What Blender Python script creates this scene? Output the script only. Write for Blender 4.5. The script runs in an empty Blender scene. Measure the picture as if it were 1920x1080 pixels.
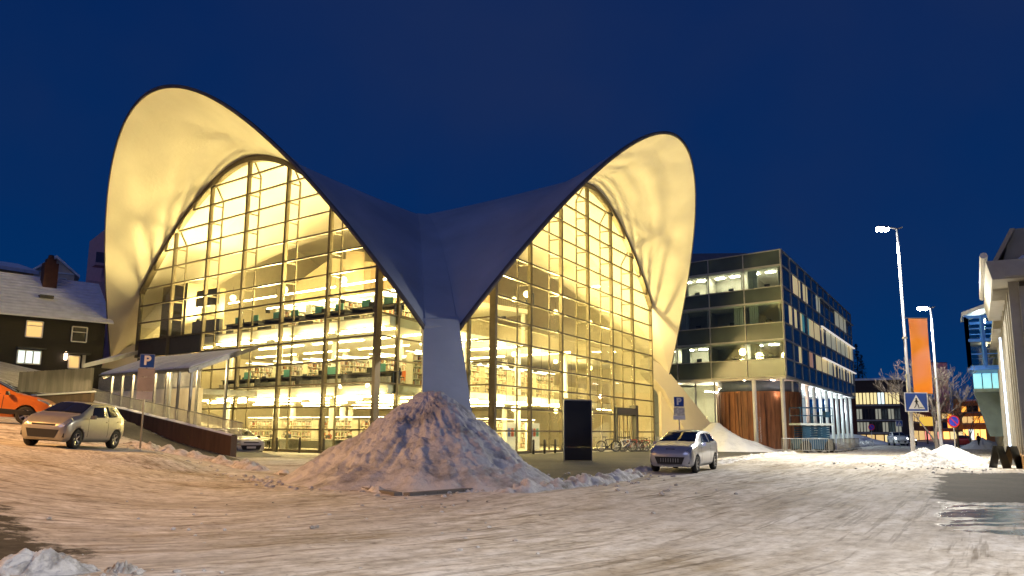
import bpy, bmesh, math, random
import numpy as np
from mathutils import Vector, Matrix, noise
R = math.radians
random.seed(7)
SC = bpy.context.scene
COL = SC.collection

# ------------------------------------------------------------------ camera
FPX, PITCH, ROLL, EYE = 1546.7, 0.1716, 0.00761, 1.65
cam = bpy.data.cameras.new('camera')
cam.sensor_width = 36.0
cam.lens = FPX / 1920 * 36.0
cam.clip_start, cam.clip_end = 0.1, 6000
co = bpy.data.objects.new('camera', cam)
COL.objects.link(co)
co.matrix_world = Matrix.Translation((0, 0, EYE)) @ Matrix.Rotation(math.pi / 2 + PITCH, 4, 'X') @ Matrix.Rotation(ROLL, 4, 'Z')
SC.camera = co

# ------------------------------------------------------------------ sky, dusk light, exposure
SC.view_settings.view_transform = 'Standard'
SC.view_settings.look = 'None'
SC.view_settings.exposure = 0.0
SC.view_settings.gamma = 1.0
SC.cycles.use_denoising = True
SC.cycles.max_bounces = 7
SC.cycles.diffuse_bounces = 4
SC.cycles.glossy_bounces = 3
SC.cycles.transmission_bounces = 4
SC.cycles.transparent_max_bounces = 24
SC.cycles.sample_clamp_indirect = 6
SC.cycles.caustics_reflective = False
SC.cycles.caustics_refractive = False
SC.cycles.use_light_tree = True
wd = bpy.data.worlds.new('World')
SC.world = wd
wd.use_nodes = True
wn = wd.node_tree
wn.nodes.clear()
tc = wn.nodes.new('ShaderNodeTexCoord')
sx = wn.nodes.new('ShaderNodeSeparateXYZ')
rp = wn.nodes.new('ShaderNodeValToRGB')
cr = rp.color_ramp
cr.elements[0].position = 0.0
cr.elements[0].color = (0.0008, 0.034, 0.140, 1)
cr.elements[1].position = 1.0
cr.elements[1].color = (0.0006, 0.012, 0.075, 1)
e = cr.elements.new(0.25); e.color = (0.0007, 0.023, 0.112, 1)
e = cr.elements.new(0.50); e.color = (0.0006, 0.0165, 0.096, 1)
cn = wn.nodes.new('ShaderNodeTexNoise')
cn.inputs['Scale'].default_value = 1.7
cn.inputs['Detail'].default_value = 5
cmr = wn.nodes.new('ShaderNodeMapRange')
cmr.inputs['From Min'].default_value = 0.47
cmr.inputs['From Max'].default_value = 0.72
cmr.inputs['To Max'].default_value = 0.75
mx = wn.nodes.new('ShaderNodeMixRGB')
mx.inputs['Color2'].default_value = (0.0110, 0.025, 0.092, 1)      # thin dusk cloud
bg = wn.nodes.new('ShaderNodeBackground')
bg.inputs['Strength'].default_value = 1.0
wo = wn.nodes.new('ShaderNodeOutputWorld')
wl = wn.links.new
wl(tc.outputs['Generated'], sx.inputs[0])
wl(sx.outputs['Z'], rp.inputs['Fac'])
wl(tc.outputs['Generated'], cn.inputs['Vector'])
wl(cn.outputs['Fac'], cmr.inputs['Value'])
wl(cmr.outputs[0], mx.inputs['Fac'])
wl(rp.outputs[0], mx.inputs['Color1'])
wl(mx.outputs[0], bg.inputs['Color'])
wl(bg.outputs[0], wo.inputs['Surface'])
sun = bpy.data.lights.new('sun', 'SUN')
sun.energy = 0.30
sun.angle = R(25)
sun.color = (0.52, 0.57, 1.0)
so = bpy.data.objects.new('sun', sun)
COL.objects.link(so)
so.rotation_euler = (R(52), 0, R(-18))

# ------------------------------------------------------------------ helpers
def ray(px, py):
    x, y = px - 960, py - 540
    c, s = math.cos(ROLL), math.sin(ROLL)
    u, v = x * c + y * s, -x * s + y * c
    d = (u / FPX, 1.0, -v / FPX)
    cp, sp = math.cos(PITCH), math.sin(PITCH)
    return Vector((d[0], d[1] * cp - d[2] * sp, d[1] * sp + d[2] * cp))
def at(px, py, Y):
    d = ray(px, py)
    return Vector((0, 0, EYE)) + d * (Y / d.y)

MATS = {}
def pm(name, col, rough=0.6, metal=0.0, var=0.12, sc=2.5, bump=0.0, bsc=25.0, emit=0.0, ecol=None, spec=0.5, stretch=None, coat=0.0, alpha=1.0, rvar=0.0):
    if name in MATS: return MATS[name]
    m = bpy.data.materials.new(name)
    m.use_nodes = True
    nt = m.node_tree
    b = nt.nodes['Principled BSDF']
    L = nt.links.new
    b.inputs['Roughness'].default_value = rough
    b.inputs['Metallic'].default_value = metal
    b.inputs['Specular IOR Level'].default_value = spec
    b.inputs['Coat Weight'].default_value = coat
    if emit:
        b.inputs['Emission Color'].default_value = (*(ecol or col), 1)
        b.inputs['Emission Strength'].default_value = emit
    t = nt.nodes.new('ShaderNodeTexCoord')
    mp = nt.nodes.new('ShaderNodeMapping')
    if stretch: mp.inputs['Scale'].default_value = stretch
    L(t.outputs['Object'], mp.inputs['Vector'])
    n = nt.nodes.new('ShaderNodeTexNoise')
    n.inputs['Scale'].default_value = sc
    n.inputs['Detail'].default_value = 6
    L(mp.outputs[0], n.inputs['Vector'])
    mr = nt.nodes.new('ShaderNodeMapRange')
    mr.inputs['From Min'].default_value = 0.3
    mr.inputs['From Max'].default_value = 0.7
    mr.inputs['To Min'].default_value = 1 - var
    mr.inputs['To Max'].default_value = 1 + var
    L(n.outputs['Fac'], mr.inputs['Value'])
    oi = nt.nodes.new('ShaderNodeObjectInfo')
    mr2 = nt.nodes.new('ShaderNodeMapRange')
    mr2.inputs['To Min'].default_value = 1 - rvar
    mr2.inputs['To Max'].default_value = 1 + rvar
    L(oi.outputs['Random'], mr2.inputs['Value'])
    mm = nt.nodes.new('ShaderNodeMath'); mm.operation = 'MULTIPLY'
    L(mr.outputs[0], mm.inputs[0]); L(mr2.outputs[0], mm.inputs[1])
    vm = nt.nodes.new('ShaderNodeVectorMath'); vm.operation = 'SCALE'
    vm.inputs[0].default_value = col
    L(mm.outputs[0], vm.inputs['Scale'])
    L(vm.outputs[0], b.inputs['Base Color'])
    if bump:
        n2 = nt.nodes.new('ShaderNodeTexNoise')
        n2.inputs['Scale'].default_value = bsc
        n2.inputs['Detail'].default_value = 5
        L(mp.outputs[0], n2.inputs['Vector'])
        bp = nt.nodes.new('ShaderNodeBump')
        bp.inputs['Strength'].default_value = bump
        bp.inputs['Distance'].default_value = 0.05
        L(n2.outputs['Fac'], bp.inputs['Height'])
        L(bp.outputs[0], b.inputs['Normal'])
    MATS[name] = m
    return m

def glass(name, tint=(0.93, 0.96, 0.92), base=0.05, rough=0.02):
    if name in MATS: return MATS[name]
    m = bpy.data.materials.new(name)
    m.use_nodes = True
    nt = m.node_tree
    nt.nodes.clear()
    L = nt.links.new
    o = nt.nodes.new('ShaderNodeOutputMaterial')
    tr = nt.nodes.new('ShaderNodeBsdfTransparent'); tr.inputs[0].default_value = (*tint, 1)
    gl = nt.nodes.new('ShaderNodeBsdfGlossy'); gl.inputs['Roughness'].default_value = rough
    lw = nt.nodes.new('ShaderNodeLayerWeight'); lw.inputs['Blend'].default_value = 0.5
    pw = nt.nodes.new('ShaderNodeMath'); pw.operation = 'POWER'; pw.inputs[1].default_value = 5
    ma = nt.nodes.new('ShaderNodeMath'); ma.operation = 'MULTIPLY_ADD'; ma.inputs[1].default_value = 1 - base; ma.inputs[2].default_value = base
    mi = nt.nodes.new('ShaderNodeMixShader')
    L(lw.outputs['Facing'], pw.inputs[0]); L(pw.outputs[0], ma.inputs[0]); L(ma.outputs[0], mi.inputs[0])
    L(tr.outputs[0], mi.inputs[1]); L(gl.outputs[0], mi.inputs[2]); L(mi.outputs[0], o.inputs['Surface'])
    MATS[name] = m
    return m

def em(name, col, strength):
    m = pm(name, col, 0.5, var=0.0, emit=strength, ecol=col)
    if strength < 5: m.cycles.emission_sampling = 'NONE'
    return m

def link(o, parent=None):
    COL.objects.link(o)
    if parent is not None:
        o.parent = parent
        inv = Matrix.Identity(4)
        ch = []
        p = parent
        while p is not None:
            ch.append(p); p = p.parent
        M = Matrix.Identity(4)
        for p in reversed(ch):
            M = M @ (p.matrix_parent_inverse @ p.matrix_basis if p.parent else p.matrix_basis)
        o.matrix_parent_inverse = M.inverted()
    return o

def tag(o, label=None, cat=None, group=None, kind=None):
    if label: o['label'] = label
    if cat: o['category'] = cat
    if group: o['group'] = group
    if kind: o['kind'] = kind
    return o

def thing(name, label, cat, loc=(0, 0, 0), rz=0.0, group=None):
    o = bpy.data.objects.new(name, None)
    o.empty_display_size = 0.2
    o.location = loc
    o.rotation_euler = (0, 0, rz)
    COL.objects.link(o)
    return tag(o, label, cat, group)

class MB:
    def __init__(self): self.v = []; self.f = []
    def add(self, vs, fs):
        b = len(self.v)
        self.v += [tuple(p) for p in vs]
        self.f += [tuple(i + b for i in f) for f in fs]
        return self
    def hexa(self, p):   # 4 bottom, 4 top
        return self.add(p, [(3, 2, 1, 0), (4, 5, 6, 7), (0, 1, 5, 4), (1, 2, 6, 5), (2, 3, 7, 6), (3, 0, 4, 7)])
    def box(self, c, s, rz=0.0, M=None):
        cx, cy, cz = c; a, b, h = s[0] / 2, s[1] / 2, s[2] / 2
        co_, si = math.cos(rz), math.sin(rz)
        P = []
        for z in (-h, h):
            for x, y in ((-a, -b), (a, -b), (a, b), (-a, b)):
                P.append(Vector((cx + x * co_ - y * si, cy + x * si + y * co_, cz + z)))
        if M is not None: P = [M @ p for p in P]
        return self.hexa(P)
    def beam(self, p, q, w, h, up=(0, 0, 1)):
        p, q = Vector(p), Vector(q)
        d = (q - p).normalized()
        up = Vector(up)
        if abs(d.dot(up)) > 0.98: up = Vector((0, 1, 0)) if abs(d.y) < .9 else Vector((1, 0, 0))
        s = d.cross(up).normalized(); u = s.cross(d).normalized()
        P = []
        for e_ in (p, q):
            for a, b in ((-1, -1), (1, -1), (1, 1), (-1, 1)):
                P.append(e_ + s * (a * w / 2) + u * (b * h / 2))
        return self.hexa(P)
    def tube(self, pts, r, n=8, cap=True):
        pts = [Vector(p) for p in pts]
        rs = r if isinstance(r, (list, tuple)) else [r] * len(pts)
        vs, fs = [], []
        pu = None
        for i, p in enumerate(pts):
            d = (pts[min(i + 1, len(pts) - 1)] - pts[max(i - 1, 0)]).normalized()
            if pu is None:
                a = Vector((0, 0, 1)) if abs(d.z) < 0.9 else Vector((1, 0, 0))
                pu = d.cross(a).normalized()
            u = (pu - d * pu.dot(d)).normalized(); w = d.cross(u); pu = u
            for k in range(n):
                t = 2 * math.pi * k / n
                vs.append(p + (u * math.cos(t) + w * math.sin(t)) * rs[i])
        for i in range(len(pts) - 1):
            for k in range(n):
                fs.append((i * n + k, i * n + (k + 1) % n, (i + 1) * n + (k + 1) % n, (i + 1) * n + k))
        if cap:
            fs.append(tuple(range(n))[::-1]); fs.append(tuple((len(pts) - 1) * n + k for k in range(n)))
        return self.add(vs, fs)
    def extr(self, poly, vec):
        poly = [Vector(p) for p in poly]; n = len(poly); vec = Vector(vec)
        return self.add(poly + [p + vec for p in poly], [tuple(range(n))[::-1], tuple(range(n, 2 * n))] + [(i, (i + 1) % n, n + (i + 1) % n, n + i) for i in range(n)])
    def prism(self, poly, z0, z1):
        return self.extr([(p[0], p[1], z0) for p in poly], (0, 0, z1 - z0))
    def lathe(self, prof, n=16, c=(0, 0, 0), axis='Z', cap=True):
        vs, fs = [], []
        for r, z in prof:
            for k in range(n):
                t = 2 * math.pi * k / n
                p = (r * math.cos(t), r * math.sin(t), z)
                if axis == 'Y': p = (p[0], p[2], p[1])
                if axis == 'X': p = (p[2], p[0], p[1])
                vs.append((p[0] + c[0], p[1] + c[1], p[2] + c[2]))
        m = len(prof)
        for i in range(m - 1):
            for k in range(n):
                fs.append((i * n + k, i * n + (k + 1) % n, (i + 1) * n + (k + 1) % n, (i + 1) * n + k))
        if cap and prof[0][0] > 1e-6: fs.append(tuple(range(n))[::-1])
        if cap and prof[-1][0] > 1e-6: fs.append(tuple((m - 1) * n + k for k in range(n)))
        return self.add(vs, fs)
    def mesh(self, name, mat=None, smooth=False):
        me = bpy.data.meshes.new(name)
        me.from_pydata(self.v, [], self.f)
        bm = bmesh.new(); bm.from_mesh(me)
        bmesh.ops.recalc_face_normals(bm, faces=bm.faces)
        bm.to_mesh(me); bm.free()
        if mat: me.materials.append(mat)
        if smooth:
            me.polygons.foreach_set('use_smooth', [True] * len(me.polygons))
        return me
    def ob(self, name, mat, parent=None, smooth=False):
        return link(bpy.data.objects.new(name, self.mesh(name, mat, smooth)), parent)

def inst(name, me, parent=None, M=None):
    o = bpy.data.objects.new(name, me)
    link(o, parent)
    if M is not None: o.matrix_basis = M
    return o
def copy_tree(o, parent=None):
    c = o.copy(); COL.objects.link(c); c.parent = parent
    for ch in o.children: copy_tree(ch, c)
    return c
def local(o, parent):
    """parent o with its coordinates read in the parent's own frame"""
    COL.objects.link(o); o.parent = parent
    return o
def lob(mb, name, mat, parent, smooth=False):
    return local(bpy.data.objects.new(name, mb.mesh(name, mat, smooth)), parent)

ORD = ['first', 'second', 'third', 'fourth', 'fifth', 'sixth', 'seventh', 'eighth', 'ninth']
def sp(v, k=0.2): return 0.5 * (v + math.sqrt(v * v + k * k))
def smooth(a, b, x):
    t = min(1, max(0, (x - a) / (b - a))); return t * t * (3 - 2 * t)
def fbm(x, y, z=0.0, oct=4):
    return noise.fractal(Vector((x, y, z)), 0.9, 2.1, oct)

# ------------------------------------------------------------------ plan of the place
V2 = lambda x, y: Vector((x, y))
F0 = V2(-8.014, 49.086); H0 = V2(-1.150, 50.775)
aL, aR = 2.46872, 1.07442
dL = V2(math.cos(aL), math.sin(aL)); dR = V2(math.cos(aR), math.sin(aR))
nL = V2(-0.62324, -0.78203); nR = V2(0.87931, -0.47625)
sL, sR = 4.7701, 4.9631
Z0, DZ = 0.25, 1.4
WALL_END = V2(-13.8, 41.4)
PADS = []
def terrain(x, y):
    z = terrain_raw(x, y)
    for cx_, cy_, z_ in PADS:       # the parked cars stand on flatter spots of the slope
        d = math.hypot(x - cx_, y - cy_)
        if d < 4.5: z += (z_ + .35 * (z - z_) - z) * smooth(4.5, 2.2, d)
    return z
def terrain_raw(x, y):
    base = sp(0.193 * (-x) - 0.041 * y - 0.69, 0.25)
    p = V2(x, y)
    wl_ = (p - WALL_END).dot(nL)
    al_ = (p - WALL_END).dot(dL)
    plz = smooth(0.15, -0.35, wl_) * smooth(-1.5, 0.5, al_) * smooth(20, 16, al_) if al_ < 20 else 0.0
    base = base * (1 - plz) + 0.2 * plz
    # the plaza lifts a little towards the library
    d = (p - V2(-3, 24)).dot(V2(-0.06, 1.0))
    base = max(base, 0.2 * smooth(2, 22, d) * smooth(30, 16, x) * smooth(75, 60, y)) if al_ < 20 else base
    base += 0.6 * smooth(3, 12, al_) * smooth(9, 1, wl_) * smooth(-.2, .2, wl_) if al_ < 19 else 0.6 * smooth(9, 1, wl_)
    hill = 1.0 * smooth(-26.5, -31, x) * smooth(38, 46, y) + sp((-x - 30) + 0.35 * (y - 54), 3) * 0.06 * smooth(-24, -30, x) + 0.1 * sp(-x - 60 + 0.5 * (y - 80), 5)
    return base + min(hill, 16)
PADS += [(-14.4, 27.6, terrain_raw(-14.4, 27.6)), (-19.6, 31.2, terrain_raw(-19.6, 31.2))]
# ------------------------------------------------------------------ ground
def axis(fine0, fine1, step, lo, hi, g=1.16):
    a = list(np.arange(fine0, fine1 + 1e-6, step))
    s = step; x = fine1
    while x < hi: s *= g; x += s; a.append(x)
    s = step; x = fine0; b = []
    while x > lo: s *= g; x -= s; b.append(x)
    return b[::-1] + a
GX = axis(-17, 22, 0.16, -700, 900); GY = axis(7, 44, 0.16, -120, 1500)
def inpoly(x, y, P):
    c = False; j = len(P) - 1
    for i in range(len(P)):
        if (P[i][1] > y) != (P[j][1] > y) and x < (P[j][0] - P[i][0]) * (y - P[i][1]) / (P[j][1] - P[i][1]) + P[i][0]: c = not c
        j = i
    return c
BARE = [
    [(1.2, 27.0), (6.6, 37.6), (17, 58), (24, 72), (16, 79), (-1, 51), (-6, 45), (-2, 33)],      # plaza in front of the entrance
    [(-15.2, 36.6), (-11.8, 37.2), (-13.6, 41.5), (-26, 51), (-30, 49)],                            # strip beside the ramp wall
    [(10.2, 20.6), (17.6, 34.6), (24, 35.6), (40, 40), (34, 14), (12.6, 20.4)],                   # cleared side street
    [(-8.6, 13.6), (-5.6, 11.0), (-4.7, 10.0), (-5.0, 9.2), (-9, 9.0), (-16, 10), (-18, 15)],                # cleared patch, lower left
    [(26, 46), (33.5, 58), (60, 104), (66, 104), (45, 66), (29, 42)],                              # pavement along the right side
]
WET = [[(10.5, 20.6), (7.4, 14.7), (9.2, 13.6), (26, 13), (30, 19), (12.6, 20.3)], [(29, 44), (36, 57), (46, 74), (50, 72), (40, 56), (31, 42)]]
BBX = [(min(p[0] for p in P) - 1, max(p[0] for p in P) + 1, min(p[1] for p in P) - 1, max(p[1] for p in P) + 1) for P in BARE]
JIT = [(0, 0), (.75, 0), (-.75, 0), (0, .75), (0, -.75), (.4, .4), (-.4, -.4)]
nx, ny = len(GX), len(GY)
vs = []; sn = []; wt = []
for j, y in enumerate(GY):
    for i, x in enumerate(GX):
        z = terrain(x, y)
        near = -17.2 < x < 22.2 and 6.8 < y < 44.2
        s = 1.0; w = 0.0
        if -40 < x < 70 and 0 < y < 120:
            jx = x + 0.35 * fbm(x * .9, y * .9, 3) + 0.12 * fbm(x * 4, y * 4, 8); jy = y + 0.35 * fbm(x * .9, y * .9, 9) + .12 * fbm(x * 4, y * 4, 1)
            for P, bb_ in zip(BARE, BBX):
                if bb_[0] < jx < bb_[1] and bb_[2] < jy < bb_[3]:
                    s = min(s, 1 - sum(inpoly(jx + ox, jy + oy, P) for ox, oy in JIT) / 7)
            for P in WET:
                if inpoly(jx, jy, P): w = 1.0
        if near:
            rr = fbm(x * .35, y * .35, 2, 3) * 0.035 + fbm(x * 1.7 + y * .3, y * 1.2, 5) * 0.018
            rc = math.hypot(x + 12, y - 24); th_ = math.atan2(y - 24, x + 12) * .3
            rr = fbm(x * .3, y * .3, 2, 3) * 0.02 + fbm(rc * 2.2, th_ * 9, 5, 4) * 0.02 + fbm(x * 3.5, y * 3.5, 5, 3) * .007
            z += rr * (0.35 + 0.65 * s) + 0.035 * s - 0.02 * w
        vs.append((x, y, z)); sn.append(s); wt.append(w)
fs = [(j * nx + i, j * nx + i + 1, (j + 1) * nx + i + 1, (j + 1) * nx + i) for j in range(ny - 1) for i in range(nx - 1)]
me = bpy.data.meshes.new('ground')
me.from_pydata(vs, [], fs)
me.polygons.foreach_set('use_smooth', [True] * len(fs))
for nm, dat in (('snow', sn), ('wet', wt)):
    a = me.attributes.new(nm, 'FLOAT', 'POINT'); a.data.foreach_set('value', dat)
gm = bpy.data.materials.new('ground'); gm.use_nodes = True
nt = gm.node_tree; b = nt.nodes['Principled BSDF']; L = nt.links.new
def N(t, **k):
    n = nt.nodes.new(t)
    for a, v in k.items():
        if a in n.inputs: n.inputs[a].default_value = v
        else: setattr(n, a, v)
    return n
geo = N('ShaderNodeNewGeometry')
a1 = N('ShaderNodeAttribute'); a1.attribute_name = 'snow'
a2 = N('ShaderNodeAttribute'); a2.attribute_name = 'wet'
def streak(rot, scl, nsc, det=8, warp=None):
    mp = N('ShaderNodeMapping'); mp.vector_type = 'TEXTURE'
    mp.inputs['Rotation'].default_value = (0, 0, rot); mp.inputs['Scale'].default_value = scl
    L(geo.outputs['Position'], mp.inputs['Vector'])
    n = N('ShaderNodeTexNoise', Scale=nsc, Detail=det, Roughness=0.62); L(mp.outputs[0], n.inputs['Vector']); return n
def arcs(nsc, det, along, off):
    # coordinates along and across the wheel tracks, which sweep round a wide bend
    sb = N('ShaderNodeVectorMath', operation='SUBTRACT'); L(geo.outputs['Position'], sb.inputs[0]); sb.inputs[1].default_value = (-12, 24, 0)
    sp_ = N('ShaderNodeSeparateXYZ'); L(sb.outputs[0], sp_.inputs[0])
    cb2 = N('ShaderNodeCombineXYZ'); L(sp_.outputs['X'], cb2.inputs['X']); L(sp_.outputs['Y'], cb2.inputs['Y'])
    ln2 = N('ShaderNodeVectorMath', operation='LENGTH'); L(cb2.outputs[0], ln2.inputs[0])
    at2 = N('ShaderNodeMath', operation='ARCTAN2'); L(sp_.outputs['Y'], at2.inputs[0]); L(sp_.outputs['X'], at2.inputs[1])
    ml = N('ShaderNodeMath', operation='MULTIPLY'); L(at2.outputs[0], ml.inputs[0]); ml.inputs[1].default_value = along
    cb = N('ShaderNodeCombineXYZ'); L(ln2.outputs['Value'], cb.inputs['X']); L(ml.outputs[0], cb.inputs['Y']); cb.inputs['Z'].default_value = off
    n = N('ShaderNodeTexNoise', Scale=nsc, Detail=det, Roughness=0.66); L(cb.outputs[0], n.inputs['Vector']); return n
def ramp(src, pts):
    r = N('ShaderNodeValToRGB'); c = r.color_ramp
    c.elements[0].position = pts[0][0]; c.elements[0].color = (*pts[0][1], 1)
    c.elements[1].position = pts[-1][0]; c.elements[1].color = (*pts[-1][1], 1)
    for p, q in pts[1:-1]:
        e_ = c.elements.new(p); e_.color = (*q, 1)
    L(src, r.inputs['Fac']); return r
def mix(f, c1, c2, mode='MIX'):
    m = N('ShaderNodeMixRGB'); m.blend_type = mode
    for i, v in ((0, f), (1, c1), (2, c2)):
        if isinstance(v, (int, float)): m.inputs[i].default_value = v
        elif isinstance(v, tuple): m.inputs[i].default_value = (*v, 1)
        else: L(v, m.inputs[i])
    return m
s1 = streak(R(60), (6, 1, 1), 3.6, 10)          # tyre tracks along the street
s2 = arcs(3.6, 10, 3.6, 0.0)          # tracks turning into the side street
s3 = streak(0, (1, 1, 1), 0.35, 5)
s4 = streak(0, (1, 1, 1), 9.0, 8)
s5 = streak(R(40), (1.6, 1, 1), 4.0, 10)
sd = N('ShaderNodeVectorMath', operation='DOT_PRODUCT'); L(geo.outputs['Position'], sd.inputs[0]); sd.inputs[1].default_value = (0.9, 0.35, 0)
sel = N('ShaderNodeMapRange'); sel.inputs['From Min'].default_value = 6.2; sel.inputs['From Max'].default_value = 10.5; sel.inputs['To Min'].default_value = 1; sel.inputs['To Max'].default_value = 0; L(sd.outputs['Value'], sel.inputs['Value'])
trk0 = mix(sel.outputs[0], s1.outputs['Fac'], s2.outputs['Fac'])
trk = mix(0.45, trk0.outputs[0], s5.outputs['Fac'])
dirt = ramp(trk.outputs[0], [(0.36, (0.22, 0.19, 0.15)), (0.43, (0.43, 0.39, 0.33)), (0.50, (0.58, 0.545, 0.485)), (0.58, (0.72, 0.70, 0.66))])
s6a = arcs(0.62, 6, 3.0, 3.0); s6b = streak(R(60), (7, 1, 1), 0.8, 6)
s6 = mix(sel.outputs[0], s6b.outputs['Fac'], s6a.outputs['Fac'])
band = ramp(s6.outputs[0], [(0.36, (0.62, 0.55, 0.45)), (0.48, (0.96, 0.94, 0.91)), (0.62, (1.12, 1.12, 1.12))])
spk = ramp(s4.outputs['Fac'], [(0.32, (0.42, 0.39, 0.35)), (0.42, (0.90, 0.89, 0.88)), (0.60, (1.12, 1.12, 1.12))])
snowc = mix(0.8, dirt.outputs[0], spk.outputs[0], 'MULTIPLY')
snowc = mix(1.0, snowc.outputs[0], band.outputs[0], 'MULTIPLY')
lt = mix(sel.outputs[0], streak(R(60), (30, 1, 1), 6.0, 3).outputs['Fac'], arcs(6.0, 3, 1.0, 11.0).outputs['Fac'])
lines = ramp(lt.outputs[0], [(0.38, (0.42, 0.38, 0.33)), (0.45, (1, 1, 1))])
snowc = mix(0.8, snowc.outputs[0], lines.outputs[0], 'MULTIPLY')
clean = ramp(s3.outputs['Fac'], [(0.40, (0, 0, 0)), (0.75, (0.5, 0.5, 0.5))])
snowc = mix(clean.outputs[0], snowc.outputs[0], (0.62, 0.61, 0.60))
asp = ramp(s4.outputs['Fac'], [(0.3, (0.030, 0.028, 0.025)), (0.7, (0.075, 0.070, 0.062))])
asp2 = ramp(s3.outputs['Fac'], [(0.35, (0.7, 0.7, 0.7)), (0.7, (1.5, 1.45, 1.35))])
aspc = mix(1.0, asp.outputs[0], asp2.outputs[0], 'MULTIPLY')
brk = N('ShaderNodeTexNoise', Scale=2.3, Detail=9, Roughness=0.7); L(geo.outputs['Position'], brk.inputs['Vector'])
ad = N('ShaderNodeMath', operation='MULTIPLY_ADD'); L(brk.outputs['Fac'], ad.inputs[0]); ad.inputs[1].default_value = 1.5
L(a1.outputs['Fac'], ad.inputs[2])
thr = N('ShaderNodeMapRange'); thr.inputs['From Min'].default_value = 1.10; thr.inputs['From Max'].default_value = 1.32; L(ad.outputs[0], thr.inputs['Value'])
col = mix(thr.outputs[0], aspc.outputs[0], snowc.outputs[0])
wn2 = ramp(streak(R(5), (5, 1, 1), 1.5).outputs['Fac'], [(0.42, (0, 0, 0)), (0.50, (1, 1, 1))])
wf = mix(1.0, wn2.outputs[0], a2.outputs['Color'], 'MULTIPLY')
col2 = mix(wf.outputs[0], col.outputs[0], (0.10, 0.10, 0.085))
L(col2.outputs[0], b.inputs['Base Color'])
rg = mix(thr.outputs[0], (0.85, 0.85, 0.85), (0.75, 0.75, 0.75))
b.inputs['Specular IOR Level'].default_value = 0.3
rg2 = mix(wf.outputs[0], rg.outputs[0], (0.13, 0.13, 0.13))
L(rg2.outputs[0], b.inputs['Roughness'])
hsum = N('ShaderNodeMath', operation='ADD'); L(trk.outputs[0], hsum.inputs[0])
h4 = N('ShaderNodeMath', operation='MULTIPLY'); L(s4.outputs['Fac'], h4.inputs[0]); h4.inputs[1].default_value = 0.35; L(h4.outputs[0], hsum.inputs[1])
bp = N('ShaderNodeBump', Strength=0.4, Distance=0.05); L(hsum.outputs[0], bp.inputs['Height']); L(bp.outputs[0], b.inputs['Normal'])
me.materials.append(gm)
ground = bpy.data.objects.new('ground', me); COL.objects.link(ground); tag(ground, kind='structure')

# ------------------------------------------------------------------ library: roof, legs
M_CONC = pm('cream_concrete', (0.62, 0.58, 0.50), 0.75, var=0.06, sc=0.45, bump=0.25, bsc=4)
M_CTOP = pm('dusk_toned_concrete', (0.33, 0.38, 0.47), 0.8, var=0.16, sc=0.22, bump=0.3, bsc=2)  # blue of the dusk sky light put into the concrete colour
M_FASC = pm('dark_fascia_metal', (0.11, 0.10, 0.10), 0.6, metal=0.2)
M_ALU = pm('pale_mullion', (0.16, 0.135, 0.085), 0.45, metal=0.3, var=0.08)
M_BRONZE = pm('bronze_mullion', (0.16, 0.13, 0.085), 0.38, metal=0.55, var=0.1)
M_STEEL = pm('galvanised_steel', (0.36, 0.36, 0.35), 0.42, metal=0.7, var=0.15, sc=6)
M_CREAM = pm('cream_paint', (0.74, 0.68, 0.55), 0.6, var=0.05)
M_WHITE = pm('white_paint', (0.80, 0.79, 0.75), 0.55, var=0.04)
M_DARK = pm('dark_panel', (0.045, 0.042, 0.04), 0.45, var=0.2)
M_BLACK = pm('black_paint', (0.012, 0.012, 0.012), 0.4, var=0.15)
M_CARPET = pm('grey_floor', (0.30, 0.28, 0.24), 0.8, var=0.1)
M_GLASS = glass('facade_glass')
CEN = V2(-9.36, 76.8)
lib = thing('library', 'glass library with sweeping white concrete vault roof and four splayed legs, glowing yellow', 'library', (CEN.x, CEN.y, 0))
FLw, FRw = V2(-5.00, 46.74), V2(-3.04, 47.37)
LLw, RRw = V2(-33.85, 69.73), V2(15.64, 81.86)
refl = lambda p: CEN * 2 - p
ZW, ZC, OUT, RIMH = 7.28, 20.7, 7.65, 16.57
ARC = 13.97
SECT = [(FLw, LLw, nL), (FRw, RRw, nR), (refl(FLw), refl(LLw), -nL), (refl(FRw), refl(RRw), -nR)]
def zg(u): return ZC - (ZC - ZW) * u ** 2.0
def zr(u): return ZC + (ZW + ARC - ZC) * u * u
def sect_pt(k, u, v, t):
    a, b_, n = SECT[k]
    q = a.lerp(b_, (t + 1) / 2)
    p = CEN + (q - CEN) * u
    arch = 1 - abs(t) ** (1.8 + 0.2 * v)
    z = zg(u) + (zr(u) - zg(u)) * arch
    if v > 0:
        o = 1 - t * t
        p = p + n * (OUT * o * v)
        zrim = ZW + RIMH * o
        z = z + (zrim - z) * (v ** 1.25)
    return Vector((p.x, p.y, z))
NT = 48
US = [i / 16 for i in range(1, 17)]; VS = [i / 8 for i in range(1, 9)]
def sect_grid(k):
    rows = []
    for u in US: rows.append([sect_pt(k, u, 0, -1 + 2 * i / NT) for i in range(NT + 1)])
    for v in VS: rows.append([sect_pt(k, 1, v, -1 + 2 * i / NT) for i in range(NT + 1)])
    return rows
GR = [sect_grid(k) for k in range(4)]
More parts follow.
